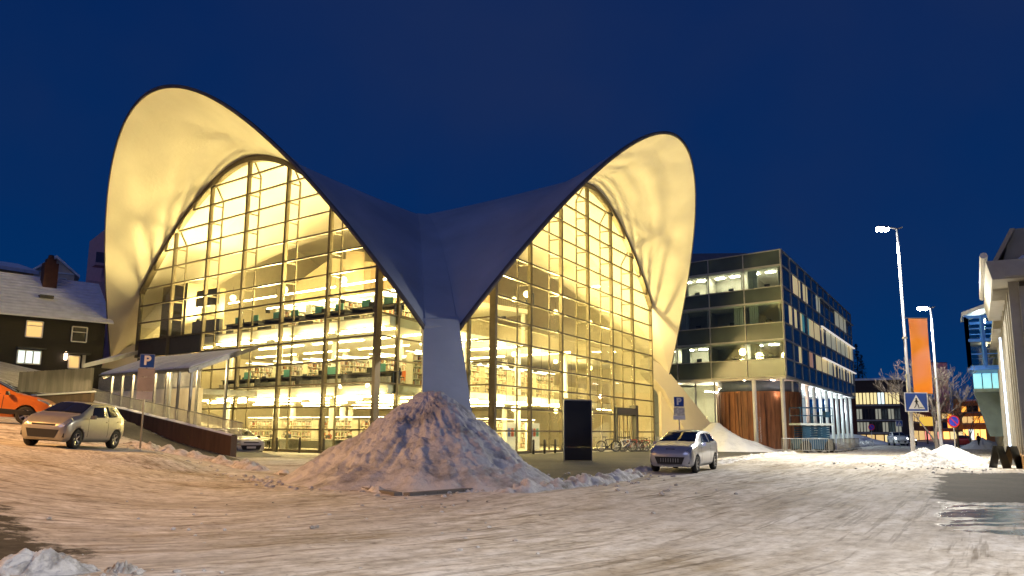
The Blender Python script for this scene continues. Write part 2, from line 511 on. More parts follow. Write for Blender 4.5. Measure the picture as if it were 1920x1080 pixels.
def shell_mesh(name, dz, mat):
    vs, fs = [], []
    for g in GR:
        base = len(vs)
        for r in g: vs += [(p.x, p.y, p.z + dz) for p in r]
        for i in range(len(g) - 1):
            for j in range(NT): fs.append((base + i * (NT + 1) + j, base + i * (NT + 1) + j + 1, base + (i + 1) * (NT + 1) + j + 1, base + (i + 1) * (NT + 1) + j))
    nr = len(GR[0]); blk = nr * (NT + 1)
    def idx(k, i, j): return k * blk + i * (NT + 1) + j
    # groin strips between neighbouring vault quarters: front, right, back, left
    for (k, j), (k2, j2) in (((0, 0), (1, 0)), ((1, NT), (2, NT)), ((2, 0), (3, 0)), ((3, NT), (0, NT))):
        for i in range(len(US) - 1): fs.append((idx(k, i, j), idx(k, i + 1, j), idx(k2, i + 1, j2), idx(k2, i, j2)))
    c = len(vs); vs.append((CEN.x, CEN.y, ZC + dz))
    for k in range(4):
        for j in range(NT): fs.append((c, idx(k, 0, j), idx(k, 0, j + 1)))
    for (k, j), (k2, j2) in (((0, 0), (1, 0)), ((1, NT), (2, NT)), ((2, 0), (3, 0)), ((3, NT), (0, NT))):
        fs.append((c, idx(k, 0, j), idx(k2, 0, j2)))
    m_ = MB(); m_.v = vs; m_.f = fs
    return m_.ob(name, mat, lib, True)
shell_mesh('vault_soffit', 0.0, M_CONC)
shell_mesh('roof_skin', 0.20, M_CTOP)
for k in range(4):
    rim = GR[k][-1]; n = SECT[k][2]
    vs, fs = [], []
    for p in rim:
        q = Vector((p.x, p.y, p.z)); nn = Vector((n.x, n.y, 0))
        vs += [q + nn * -0.10 + Vector((0, 0, -0.02)), q + nn * 0.05 + Vector((0, 0, -0.02)), q + nn * 0.05 + Vector((0, 0, 0.22)), q + nn * -0.18 + Vector((0, 0, 0.22))]
    for i in range(NT):
        for c in range(4): fs.append((i * 4 + c, i * 4 + (c + 1) % 4, (i + 1) * 4 + (c + 1) % 4, (i + 1) * 4 + c))
    m_ = MB(); m_.v = vs; m_.f = fs + [(0, 1, 2, 3), tuple(NT * 4 + c for c in range(4))]
    m_.ob('rim_fascia', M_FASC, lib, True)
def leg(pa, pb):
    mid = (pa + pb) / 2
    o = (mid - CEN).normalized(); s = V2(-o.y, o.x)
    prof = [(-2.2, 8.9), (-0.35, 8.0), (0.12, 7.36), (5.2, 1.35), (4.9, -0.4), (2.6, -0.4), (-0.55, 5.7), (-2.2, 7.4)]
    m_ = MB(); vs = []
    for sg in (-1, 1):
        for t, z in prof:
            w = (1.04 + 0.30 * max(0, min(1, t / 5))) * sg
            p = mid + o * t + s * w; vs.append((p.x, p.y, z))
    n = len(prof)
    m_.add(vs, [tuple(range(n)), tuple(range(n, 2 * n))[::-1]] + [(i, (i + 1) % n, n + (i + 1) % n, n + i) for i in range(n)])
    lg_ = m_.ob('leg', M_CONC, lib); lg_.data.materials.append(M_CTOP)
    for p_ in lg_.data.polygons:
        if p_.normal.x * o.x + p_.normal.y * o.y > 0.3 and p_.normal.z > 0.1: p_.material_index = 1  # outer leg faces painted darker, shade put in by face direction
    m2 = MB(); P = []
    for t, z in ((-0.62, 5.65), (2.62, -0.1), (-0.62, -0.1)):
        p = mid + o * t - s * 0.35; P.append((p.x, p.y, z))
    m2.extr(P, (s.x * .7, s.y * .7, 0)); m2.ob('leg_fin', M_CONC, lib)
leg(FLw, FRw); leg(RRw, refl(LLw)); leg(refl(FLw), refl(FRw)); leg(LLw, refl(RRw))

# the legs run on up the roof valleys as flat ribs
for (k, t0), (k2, t1) in (((0, -1), (1, -1)), ((1, 1), (2, 1)), ((2, -1), (3, -1)), ((3, 1), (0, 1))):
    vs, fs = [], []
    for i in range(25):
        u = 1.0 - .72 * i / 24
        p, q = sect_pt(k, u, 0, t0), sect_pt(k2, u, 0, t1); m3 = (p + q) / 2; w_ = (p - q) / 2
        w_ = w_ * (1.0 + .25 * (1 - u)); up_ = Vector((0, 0, .27)); dn = Vector((0, 0, .12))
        vs += [m3 + w_ + dn, m3 - w_ + dn, m3 - w_ * .92 + up_, m3 + w_ * .92 + up_]
    for i in range(24):
        for c in range(4): fs.append((i * 4 + c, i * 4 + (c + 1) % 4, (i + 1) * 4 + (c + 1) % 4, (i + 1) * 4 + c))
    m_ = MB(); m_.v = vs; m_.f = fs + [(0, 1, 2, 3), (96, 97, 98, 99)]; m_.ob('valley_rib', M_CTOP, lib)

# ------------------------------------------------------------------ library: glass walls
def arch_z(k, p):     # underside of the vault over a point of wall k (0 left, 1 right)
    a, b_, n = SECT[k]
    ab = b_ - a; t = 2 * ((p - a).dot(ab) / ab.length_squared) - 1
    return ZW + ARC * (1 - abs(t) ** 1.8)
TOPK = 15
def glass_wall(k, org, d, n, s, nb, skip):
    zt = lambda a: arch_z(k, org + d * a)
    n3 = Vector((n.x, n.y, 0)); ln = nb * s
    P3 = lambda a, z, o=0.0: Vector((org.x + d.x * a + n.x * o, org.y + d.y * a + n.y * o, z))
    for i in range(nb + 1):
        a = i * s; ztop = zt(a) - 0.05
        zb = Z0 if (k == 1 or i <= 4) else Z0 + 5 * DZ
        end = i == 0
        w = 0.26 if end else 0.07
        for off in ((0,) if end else (-0.07, 0.07)):
            m_ = MB(); m_.beam(P3(a + off, zb, 0.02), P3(a + off, ztop, 0.02), w, 0.26 if not end else 0.42, up=n3); m_.ob('mullion', M_BRONZE if end else M_ALU, lib)
        if not end and i < nb:
            m_ = MB()
            m_.beam(P3(a, zb, -0.95), P3(a, ztop - 1.2, -0.95), 0.10, 0.10, up=n3)
            m_.beam(P3(a, ztop - 1.2, -0.95), P3(a, ztop, -0.25), 0.10, 0.10, up=n3)
            for q in range(1, TOPK):
                z = Z0 + q * DZ
                if zb < z < ztop - 1.3: m_.beam(P3(a, z, -0.10), P3(a, z, -0.93), 0.07, 0.10)
            m_.ob('mullion_truss', M_ALU, lib)
    # curved head of the wall
    vs, fs = [], []
    K = 60
    for i in range(K + 1):
        a = ln * i / K; z = zt(a)
        vs += [P3(a, z - 0.34, 0.24), P3(a, z - 0.34, -0.2), P3(a, z + 0.1, -0.2), P3(a, z + 0.1, 0.24)]
    for i in range(K):
        for c in range(4): fs.append((i * 4 + c, i * 4 + (c + 1) % 4, (i + 1) * 4 + (c + 1) % 4, (i + 1) * 4 + c))
    m_ = MB(); m_.v = vs; m_.f = fs + [(0, 1, 2, 3), tuple(K * 4 + c for c in range(4))]; m_.ob('arch_frame', M_BRONZE, lib)
    # transoms
    for q in range(0, TOPK):
        z = Z0 + q * DZ if q else Z0 + 0.06
        for i in range(nb):
            if (i, q) in skip and (i, q - 1) in skip: continue
            seg = [a for a in np.linspace(i * s, (i + 1) * s, 25) if zt(a) - 0.25 > z]
            if len(seg) < 2: continue
            th = 0.10 if q else 0.16
            m_ = MB(); m_.beam(P3(seg[0] + .14, z, 0.05), P3(seg[-1] - .14, z, 0.05), 0.16, th)
            m_.ob('transom', M_BRONZE, lib)
    # panes
    full = MB().box((s / 2, 0, DZ / 2), (s - 0.30, 0.03, DZ - 0.09)).mesh('pane', M_GLASS)
    for q in range(0, TOPK):
        z = Z0 + q * DZ
        for i in range(nb):
            if (i, q) in skip: continue
            z1 = z + DZ
            if min(zt(i * s), zt((i + 1) * s)) - 0.3 > z1:
                M = Matrix.Translation((org.x + d.x * i * s, org.y + d.y * i * s, z)) @ Matrix.Rotation(math.atan2(d.y, d.x), 4, 'Z')
                o = bpy.data.objects.new('pane', full); link(o, lib); o.matrix_basis = M
            else:
                As = np.linspace(i * s + .12, (i + 1) * s - .12, 13)
                up = [(a, min(z1 - .05, zt(a) - 0.3)) for a in As]
                up = [(a, h) for a, h in up if h > z + 0.1]
                if len(up) < 2: continue
                poly = [P3(up[0][0], z + .05, -.015), P3(up[-1][0], z + .05, -.015)] + [P3(a, h, -.015) for a, h in reversed(up)]
                m_ = MB(); m_.extr(poly, n3 * 0.03); m_.ob('pane', M_GLASS, lib)
skipL = {(i, q) for i in (4, 5) for q in range(0, 6)}
skipR = {(4, 0), (4, 1)}
glass_wall(0, F0, dL, nL, sL, 6, skipL)
glass_wall(1, H0, dR, nR, sR, 6, skipR)
# recessed corner behind the front leg
NC = V2(-5.305, 54.08)
for org, end in ((F0, NC), (H0, NC)):
    d = (end - org); ln = d.length; d = d / ln
    n3 = Vector((d.y, -d.x, 0))
    P3 = lambda a, z: Vector((org.x + d.x * a, org.y + d.y * a, z))
    zt = lambda a: 10.9 + a * 0.3
    for a in (2.0, ln - 0.1):
        m_ = MB(); m_.beam(P3(a, Z0), P3(a, zt(a)), 0.2, 0.2, up=n3); m_.ob('mullion', M_BRONZE, lib)
    for q in range(1, 9):
        z = Z0 + q * DZ
        m_ = MB(); m_.beam(P3(.2, z), P3(ln - .2, z), 0.12, 0.09); m_.ob('transom', M_BRONZE, lib)
    for q in range(0, 8):
        for a0, a1 in ((.2, 1.88), (2.12, ln - .22)):
            z = Z0 + q * DZ
            m_ = MB(); m_.extr([P3(a0, z + .05), P3(a1, z + .05), P3(a1, z + DZ - .05), P3(a0, z + DZ - .05)], n3 * 0.03); m_.ob('pane', M_GLASS, lib)
# solid panels at the low left end of the left wall
for i in (4, 5):
    for q in range(0, 6):
        a0, a1 = i * sL + .12, (i + 1) * sL - .12; z = Z0 + q * DZ
        p, r_ = F0 + dL * a0, F0 + dL * a1
        m_ = MB(); m_.extr([(p.x, p.y, z + .02), (r_.x, r_.y, z + .02), (r_.x, r_.y, z + DZ - .02), (p.x, p.y, z + DZ - .02)], (-nL.x * .12, -nL.y * .12, 0))
        m_.ob('wall_panel', M_DARK if q >= 4 else M_CREAM, lib)
# entrance portal in the right wall
def RP(a, z, o=0.0):
    p = H0 + dR * a + nR * o; return Vector((p.x, p.y, z))
a0, a1 = 4 * sR + 0.2, 5 * sR - 0.2
por = MB()
por.beam(RP(a0, Z0, .1), RP(a0, 3.6, .1), .25, .5, up=(nR.x, nR.y, 0)); por.beam(RP(a1, Z0, .1), RP(a1, 3.9, .1), .55, .6, up=(nR.x, nR.y, 0))
por.beam(RP(a0, 3.35, .1), RP(a1, 3.35, .1), .6, .55)
pf = por.ob('entrance_frame', pm('portal_metal', (0.09, 0.085, 0.07), 0.4, metal=.4), lib)
for q in range(4):
    b0 = a0 + .3 + q * (a1 - a0 - .7) / 4; b1 = b0 + (a1 - a0 - .7) / 4 - .06
    m_ = MB()
    for a in (b0, b1): m_.beam(RP(a, Z0), RP(a, 3.05), .1, .08, up=(nR.x, nR.y, 0))
    m_.beam(RP(b0, 3.05), RP(b1, 3.05), .08, .1); m_.beam(RP(b0, Z0 + .15), RP(b1, Z0 + .15), .08, .25)
    dr = m_.ob('door', M_BRONZE, lib)
    m_ = MB(); m_.extr([RP(b0 + .05, .55), RP(b1 - .05, .55), RP(b1 - .05, 3.0), RP(b0 + .05, 3.0)], (nR.x * .02, nR.y * .02, 0)); m_.ob('door_pane', M_GLASS, dr)
    m_ = MB(); m_.beam(RP(b0 + .15, 1.0, .1), RP(b0 + .15, 1.7, .1), .05, .05); m_.ob('door_handle', M_BLACK, dr)

# ------------------------------------------------------------------ library: floors and rooms inside
Gp = F0 + dL * (6 * sL)
Fi = F0 - nL * 1.25 + dL * 0.3
NCi = NC + dL * 0.5 + dR * .4
Bk = NCi + dR * 34; Gb = Gp - nL * 1.25 + dR * 34
plate = [Gp - nL * 1.25, Fi, NCi, Bk, Gb]
M_CEIL = pm('white_ceiling', (0.82, 0.80, 0.72), 0.7, var=0.03)
for z in (Z0 + 3 * DZ, Z0 + 6 * DZ):
    MB().prism(plate, z - 0.08, z).ob('floor_slab', M_CARPET, lib)
    m_ = MB(); m_.prism([p for p in plate], z - 0.62, z - 0.081); m_.ob('ceiling', M_CEIL, lib)
base_poly = [Gp + dR * 34, Gp, F0, NC, H0, H0 + dR * (6 * sR), H0 + dR * 36]
MB().prism([p for p in base_poly], -0.3, Z0).ob('ground_floor', M_CARPET, lib)
# rear walls fill the two far arches
for k in (2, 3):
    a_, b_, n = SECT[k]
    pts = []
    for i in range(41):
        t = -0.97 + 1.94 * i / 40; q = a_.lerp(b_, (t + 1) / 2) - n * 0.4
        pts.append((q.x, q.y, ZW + ARC * (1 - abs(t) ** 1.8) + 0.1))
    p, q = pts[0], pts[-1]
    m_ = MB(); m_.extr([(p[0], p[1], -.2)] + pts + [(q[0], q[1], -.2)], (-n.x * .3, -n.y * .3, 0)); m_.ob('rear_wall', M_CREAM, lib)
# columns
colm = MB().lathe([(.24, Z0), (.24, Z0 + 3 * DZ - .62)], 14).mesh('column', M_WHITE, True)
colm2 = MB().lathe([(.24, Z0 + 3 * DZ), (.24, Z0 + 6 * DZ - .62)], 14).mesh('column', M_WHITE, True)
for i in range(4):
    for j in range(4):
        p = F0 + dL * (3.6 + i * 6.6) - nL * (5.2 + j * 6.5)
        for c in (colm, colm2):
            o = bpy.data.objects.new('column', c); link(o, lib); o.matrix_basis = Matrix.Translation((p.x, p.y, 0))
# ceiling strip lights (tubes) of the two lower floors
M_TUBE = em('strip_light', (1.0, 0.73, 0.30), 80.0)
for z in (Z0 + 3 * DZ - 0.66, Z0 + 6 * DZ - 0.66):
    for j, dep in enumerate((2.6, 6.0, 10.5, 16.0, 22.0)):
        for i in range(4):
            p = F0 + dL * (1.2 + i * 6.9) - nL * dep; q = p + dL * 5.6
            m_ = MB(); m_.beam((p.x, p.y, z), (q.x, q.y, z), .16, .07); m_.ob('strip_light', M_TUBE, lib)
for z in (Z0 + 3 * DZ - 0.80, Z0 + 6 * DZ - 0.80):      # cove tubes just inside the glass
    for i in range(4):
        p = F0 + dL * (.5 + i * sL) - nL * 0.98; q = p + dL * 3.9
        m_ = MB(); m_.beam((p.x, p.y, z), (q.x, q.y, z), .08, .06); m_.ob('cove_light', M_TUBE, lib)
# over the entrance hall
for i in range(5):
    for z, dep in ((3.6, 3.2), (7.9, 4.2)):
        p = RP(2.0 + i * 5.6, z, -dep); q = RP(5.6 + i * 5.6, z, -dep)
        if z > 4:
            continue
        m_ = MB(); m_.beam(p, q, .14, .06); m_.ob('strip_light', M_TUBE, lib)
        m_ = MB(); m_.beam(p + Vector((0, 0, .03)), p + Vector((0, 0, 4.6)), .02, .02); m_.beam(q + Vector((0, 0, .03)), q + Vector((0, 0, 4.6)), .02, .02); m_.ob('light_cable', M_BLACK, lib)
# long pendant lines on the top floor
M_TUBE2 = em('pendant_light', (1.0, 0.84, 0.50), 40.0)
for dep, z in ((3.4, 11.5), (7.0, 11.5), (12.0, 11.5)):
    for i in range(3):
        p = F0 + dL * (1.5 + i * 6.8) - nL * dep; q = p + dL * 6.2
        m_ = MB(); m_.beam((p.x, p.y, z), (q.x, q.y, z), .10, .08); m_.ob('pendant_light', M_TUBE2, lib)
        m_ = MB()
        for w in (p, q): m_.beam((w.x, w.y, z + .05), (w.x, w.y, z + .55), .02, .02)
        m_.ob('light_cable', M_BLACK, lib)
# balustrades along the hall edge and upper floor
M_RAIL = pm('rail_paint', (0.42, 0.38, 0.28), 0.5, var=.1)
for z in (Z0 + 3 * DZ, Z0 + 6 * DZ):
    m_ = MB()
    for i in range(0, 150):
        p = NCi + dR * (i * 0.2) + nR * 0.05
        m_.beam((p.x, p.y, z), (p.x, p.y, z + 1.05), .025, .025)
    p, q = NCi + nR * .05, NCi + dR * 30 + nR * .05
    m_.beam((p.x, p.y, z + 1.08), (q.x, q.y, z + 1.08), .06, .05)
    m_.ob('balustrade', M_RAIL, lib)
# upper rooms with pitched lids under the vault
M_PEACH = pm('peach_wall', (0.62, 0.42, 0.26), 0.7, var=.06)
M_TAN = pm('tan_wall', (0.50, 0.40, 0.26), 0.7, var=.06)
MB().prism([CEN + V2(0, -13), CEN + V2(11, -2), CEN + V2(0, 9), CEN + V2(-11, -2)], 12.2, 12.6).ob('gallery_floor', M_CEIL, lib)
m_ = MB()
rr0 = CEN + V2(-1, -10)
m_.extr([(rr0.x, rr0.y, 12.6), (rr0.x + 9, rr0.y + 8, 12.6), (rr0.x + 9, rr0.y + 8, 14.6), (rr0.x + 4.2, rr0.y + 3.7, 16.6), (rr0.x, rr0.y, 15.0)], (-6, 6, 0)); m_.ob('gallery_room', M_PEACH, lib)
m_ = MB()
rr1 = CEN + V2(-2.2, -10.6)
m_.extr([(rr1.x, rr1.y, 12.6), (rr1.x - 8, rr1.y + 6.6, 12.6), (rr1.x - 8, rr1.y + 6.6, 14.4), (rr1.x - 4, rr1.y + 3.3, 16.2), (rr1.x, rr1.y, 15.2)], (2, 4, 0)); m_.ob('gallery_room', M_TAN, lib)
for q in ((-3.2, -12.2), (1.2, -12.0), (4.6, -9.6)):
    p = CEN + V2(*q); m_ = MB(); m_.lathe([(.75, 12.6), (.75, 15.6)], 18, (p.x, p.y, 0)); m_.ob('duct', M_TAN, lib, True)
m_ = MB()
for i in range(60):
    p = (CEN + V2(0, -13)).lerp(CEN + V2(11, -2), i / 60); m_.beam((p.x, p.y, 12.6), (p.x, p.y, 13.7), .03, .03)
    p = (CEN + V2(0, -13)).lerp(CEN + V2(-11, -2), i / 60); m_.beam((p.x, p.y, 12.6), (p.x, p.y, 13.7), .03, .03)
m_.ob('balustrade', M_RAIL, lib)
# gallery supports and the dark lift shaft at the left end
for q in ((0, -12.4), (10.4, -2), (-10.4, -2)):
    p = CEN + V2(*q); m_ = MB(); m_.lathe([(.2, 8.65), (.2, 12.2)], 12, (p.x, p.y, 0)); m_.ob('column', M_WHITE, lib, True)
p = F0 + dL * 26.2 - nL * 3.2
m_ = MB(); m_.box((p.x, p.y, 10.4), (3.8, 3.4, 5.6), aL); m_.ob('lift_shaft', pm('olive_partition', (0.20, 0.17, 0.09), .6), lib)
p = F0 + dL * 21.6 - nL * 1.7
m_ = MB(); m_.box((p.x, p.y, 11.75), (3.0, .2, 1.3), aL); m_.ob('dark_board', M_DARK, lib)
p = F0 + dL * 21.4 - nL * 1.7
m_ = MB(); m_.box((p.x, p.y, 9.35), (3.8, .3, 1.2), aL); m_.ob('dark_board', M_DARK, lib)
# uplights that wash the vault and, through the glass, the overhanging arches
UPL = []
def uplight(p, z, power, tilt, soft=0.3):
    o = bpy.data.objects.new('uplight', None); o.location = (p.x, p.y, z); link(o, lib)
    o.matrix_parent_inverse = Matrix.Translation((-CEN.x, -CEN.y, 0))
    m_ = MB(); m_.lathe([(.0, 0), (.16, 0), (.2, .25)], 12); h = bpy.data.objects.new('uplight_housing', m_.mesh('uplight_housing', M_BLACK, True)); h.location = (0, 0, -.3); local(h, o)
    l = bpy.data.lights.new('uplight', 'SPOT'); l.energy = power; l.color = (1.0, 0.72, 0.28); l.spot_size = R(165); l.spot_blend = 0.6; l.shadow_soft_size = soft
    lo = bpy.data.objects.new('uplight_lamp', l); local(lo, o)
    d = Vector((tilt.x, tilt.y, 1.0)); lo.rotation_euler = d.to_track_quat('-Z', 'Y').to_euler()
for a in (6.0, 14.3, 23.5):
    uplight(F0 + dL * a - nL * 2.2, 10.3, 11500, nL * 0.35, 0.6)
for a in (6.0, 15.0, 25.0):
    uplight(H0 + dR * a - nR * 2.6, 9.6 if a < 20 else 8.0, 11000, nR * 0.35)
uplight(CEN + V2(0, 2), 13.2, 10000, V2(0, 0))

# added globe pendants with point lamps, fill light for the open top floor
M_GLOBE = em('fill_globe_glow', (1.0, 0.80, 0.42), 4.0)
for i in range(4):
    for dep in (5.2, 11.0, 18.0):
        p = F0 + dL * (2.6 + i * 7.0) - nL * dep; z = 12.4
        m_ = MB(); m_.lathe([(0, -.28), (.2, -.2), (.28, 0), (.2, .2), (0, .28)], 14, (p.x, p.y, z)); g_ = m_.ob('fill_globe', M_GLOBE, lib, True)
        m_ = MB(); m_.beam((p.x, p.y, z + .28), (p.x, p.y, z + .9), .02, .02); m_.ob('light_cable', M_BLACK, g_)
        l = bpy.data.lights.new('fill_lamp', 'POINT'); l.energy = 1400; l.color = (1.0, 0.73, 0.27); l.shadow_soft_size = .5
        lo = bpy.data.objects.new('fill_lamp', l); lo.location = (p.x, p.y, z - .8); COL.objects.link(lo)
for i in range(4):  # more added globes, fill light for the entrance hall
    for z in (3.3, 7.4, 11.6):
        p = RP(3.5 + i * 7.4, z, -4.4)
        m_ = MB(); m_.lathe([(0, -.2), (.15, -.14), (.2, 0), (.15, .14), (0, .2)], 14, p); g_ = m_.ob('fill_globe', M_GLOBE, lib, True)
        m_ = MB(); m_.beam(p + Vector((0, 0, .2)), p + Vector((0, 0, .8)), .02, .02); m_.ob('light_cable', M_BLACK, g_)
        l = bpy.data.lights.new('fill_lamp', 'POINT'); l.energy = 800; l.color = (1.0, 0.72, 0.24); l.shadow_soft_size = .4
        lo = bpy.data.objects.new('fill_lamp', l); lo.location = p - Vector((0, 0, .6)); COL.objects.link(lo)
# ------------------------------------------------------------------ people
M_SKIN = pm('skin', (0.55, 0.33, 0.23), 0.55, var=.05)
M_HAIR = pm('hair', (0.05, 0.03, 0.018), 0.6)
def cloth(n, c): return pm('cloth_' + n, c, 0.8, var=.1, sc=8, bump=.2, bsc=60)
def person(label, loc, rz, pose='stand', top=('grey', (.2, .2, .22)), legs=('black', (.02, .02, .025)), group=None):
    root = thing('person', label, 'person', loc, rz, group)
    if pose == 'sit':
        J = [(0, 0, .50), (0, .02, .72), (0, .04, .98), (0, .05, 1.10), (0, .08, 1.22), (0, .09, 1.33),
             (.17, .03, 1.0), (.23, .10, .76), (.16, .34, .80), (-.17, .03, 1.0), (-.23, .10, .76), (-.14, .34, .80),
             (.10, .02, .50), (.12, .43, .52), (.12, .42, .08), (.12, .55, .04), (-.10, .02, .50), (-.12, .43, .52), (-.12, .42, .08), (-.12, .55, .04)]
    else:
        st = .16 if pose == 'walk' else 0.02
        J = [(0, 0, .95), (0, .01, 1.15), (0, .01, 1.40), (0, .02, 1.51), (0, .04, 1.60), (0, .05, 1.71),
             (.19, 0, 1.42), (.25, -.04, 1.14), (.25, .10, .92), (-.19, 0, 1.42), (-.25, .06, 1.14), (-.25, -.06, .92),
             (.10, 0, .93), (.11, st, .50), (.12, st * .9, .08), (.12, st + .15, .04), (-.10, 0, .93), (-.11, -st * .4, .50), (-.12, -st * 1.8, .10), (-.12, -st * 1.4 + .12, .04)]
    E_ = [(0, 1), (1, 2), (2, 3), (3, 4), (4, 5), (2, 6), (6, 7), (7, 8), (2, 9), (9, 10), (10, 11), (0, 12), (12, 13), (13, 14), (14, 15), (0, 16), (16, 17), (17, 18), (18, 19)]
    rad = [.15, .14, .155, .06, .09, .085, .075, .055, .04, .075, .055, .04, .095, .075, .05, .045, .095, .075, .05, .045]
    me = bpy.data.meshes.new('body'); me.from_pydata(J, E_, [])
    o = bpy.data.objects.new('body', me); COL.objects.link(o)
    sk = o.modifiers.new('skin', 'SKIN'); sk.use_smooth_shade = True
    for i, r_ in enumerate(rad):
        me.skin_vertices[0].data[i].radius = (r_, r_ * .8)
        me.skin_vertices[0].data[i].use_root = i == 0
    o.modifiers.new('sub', 'SUBSURF').levels = 1
    dg = bpy.context.evaluated_depsgraph_get()
    nm_ = bpy.data.meshes.new_from_object(o.evaluated_get(dg)); nm_.name = 'body'
    bpy.data.objects.remove(o)
    nm_.materials.clear()
    for m_ in (cloth(*top), M_SKIN, cloth(*legs)): nm_.materials.append(m_)
    zt_, zn = (.52, 1.09) if pose == 'sit' else (.97, 1.50)
    hz = .84 if pose == 'sit' else .96
    for p in nm_.polygons:
        c = p.center
        p.material_index = 1 if c.z > zn or (abs(c.x) > .1 and c.y > .3 and .7 < c.z < .9 and pose == 'sit') else (2 if c.z < zt_ and not (abs(c.x) > .2 and c.z > .9) else 0)
    b_ = bpy.data.objects.new('body', nm_); local(b_, root)
    hz = J[5]
    m_ = MB(); m_.lathe([(0, .10), (.07, .085), (.098, .03), (.10, -.03), (.085, -.08)], 12, (hz[0], hz[1] - .022, hz[2] + .005)); lob(m_, 'hair', M_HAIR, root, True)
    return root

# ------------------------------------------------------------------ furniture inside the library
M_TEAL = pm('teal_screen', (0.16, 0.50, 0.42), 0.6, var=.05)
M_DESK = pm('black_desk', (0.018, 0.018, 0.02), 0.4)
M_SHELF = pm('pale_shelf', (0.62, 0.60, 0.48), 0.55, var=.06)
M_BOOK = bpy.data.materials.new('books'); M_BOOK.use_nodes = True
nt = M_BOOK.node_tree; L = nt.links.new
t = nt.nodes.new('ShaderNodeTexCoord'); s_ = nt.nodes.new('ShaderNodeVectorMath'); s_.operation = 'MULTIPLY'; s_.inputs[1].default_value = (22, 2, 2.6)
f_ = nt.nodes.new('ShaderNodeVectorMath'); f_.operation = 'FLOOR'; w_ = nt.nodes.new('ShaderNodeTexWhiteNoise')
r_ = nt.nodes.new('ShaderNodeValToRGB'); r_.color_ramp.interpolation = 'CONSTANT'
for i, (p, c) in enumerate(((0, (.55, .5, .4)), (.2, (.25, .05, .03)), (.36, (.04, .08, .13)), (.5, (.65, .62, .55)), (.66, (.08, .06, .04)), (.8, (.45, .28, .08)), (.9, (.06, .15, .08)))):
    e_ = r_.color_ramp.elements[i] if i < 2 else r_.color_ramp.elements.new(p)
    e_.position = p; e_.color = (*c, 1)
L(t.outputs['Object'], s_.inputs[0]); L(s_.outputs[0], f_.inputs[0]); L(f_.outputs[0], w_.inputs['Vector']); L(w_.outputs['Value'], r_.inputs['Fac']); L(r_.outputs[0], nt.nodes['Principled BSDF'].inputs['Base Color'])
def bookshelf_proto():
    root = thing('bookshelf', 'x', 'bookshelf', (0, 0, 0), 0)
    m_ = MB()
    for x in (-1.8, -.6, .6, 1.8): m_.box((x, 0, 1.05), (.04, .62, 2.1))
    for z in (.1, .5, .9, 1.3, 1.7, 2.1): m_.box((0, 0, z), (3.64, .60, .03))
    m_.box((0, 0, 1.05), (3.56, .03, 2.0))
    lob(m_, 'frame', M_SHELF, root)
    m_ = MB(); rnd = random.Random(3)
    for z in (.12, .52, .92, 1.32, 1.72):
        for sd in (-1, 1):
            x = -1.74
            while x < 1.7:
                w = rnd.uniform(.03, .07); h = rnd.uniform(.2, .33)
                if rnd.random() < .9 and abs(x % 1.2 - .6) > .05: m_.box((x + w / 2, sd * .17, z + h / 2), (w * .92, .2, h))
                x += w
    tag(lob(m_, 'books', M_BOOK, root), kind='stuff')
    m_ = MB(); m_.box((0, .45, 2.32), (3.4, .07, .04)); m_.box((0, -.45, 2.32), (3.4, .07, .04)); lob(m_, 'shelf_light', em('shelf_light', (1, .9, .66), 9), root)
    m_ = MB()
    for x in (-1.5, 1.5): m_.beam((x, -.45, 2.35), (x, .45, 2.35), .03, .03); m_.beam((x, 0, 2.1), (x, 0, 2.35), .03, .03)
    lob(m_, 'light_arm', M_BLACK, root)
    return root
BS = bookshelf_proto(); first = True
def shelf(p, z, rz, label, group):
    global first
    o = BS if first else copy_tree(BS); first = False
    o.location = (p.x, p.y, z); o.rotation_euler = (0, 0, rz); tag(o, label, 'bookshelf', group)
for i in range(5):
    shelf(F0 + dL * (3.0 + i * 4.6) - nL * 7.5, Z0, aL, '%s bookshelf from the corner post on the ground floor behind the left glass wall' % ORD[i], 'ground floor bookshelves')
for i in range(6):
    shelf(F0 + dL * (1.8 + i * 3.6) - nL * 6.3, Z0 + 3 * DZ, aL + math.pi / 2, '%s end-on bookshelf from the corner post on the middle floor' % ORD[i], 'middle floor bookshelves')
for i in range(5):
    shelf(F0 + dL * (1.6 + i * 3.7) - nL * 6.4, Z0 + 6 * DZ, aL + math.pi / 2, '%s end-on bookshelf from the corner post on the top floor' % ORD[i], 'top floor bookshelves')
for i in range(4):
    p = H0 + dR * (9 + i * 4.4) - nR * 7.6
    shelf(p, Z0 + 3 * DZ, aR, '%s bookshelf from the left along the balustrade over the entrance hall' % ORD[i], 'bookshelves over the entrance hall')
for i in range(3):
    shelf(H0 + dR * (7 + i * 5) - nR * 7.0, Z0, aR, '%s bookshelf from the left on the ground floor behind the right glass wall' % ORD[i], 'entrance hall bookshelves')
def desk_proto(nscreen):
    root = thing('study_desk', 'x', 'desk')
    m_ = MB(); m_.box((0, 0, .74), (4.3, .75, .05)); m_.box((0, .34, .62), (4.2, .03, .2)); lob(m_, 'desk_top', M_DESK, root)
    for x in (-2.0, 0, 2.0):
        m_ = MB(); m_.box((x, 0, .36), (.06, .6, .72)); lob(m_, 'leg', M_DESK, root)
    for x in ((-1.1, 1.0) if nscreen == 2 else (.5,)):
        m_ = MB(); m_.box((x, .1, 1.04), (.82, .05, .52)); lob(m_, 'divider', M_TEAL, root)
    m_ = MB(); m_.box((-.4, -.05, .93), (.5, .04, .32)); m_.box((-.4, -.05, .78), (.06, .06, .06)); lob(m_, 'monitor', M_BLACK, root)
    return root
D2, D1 = desk_proto(2), desk_proto(1); used = set()
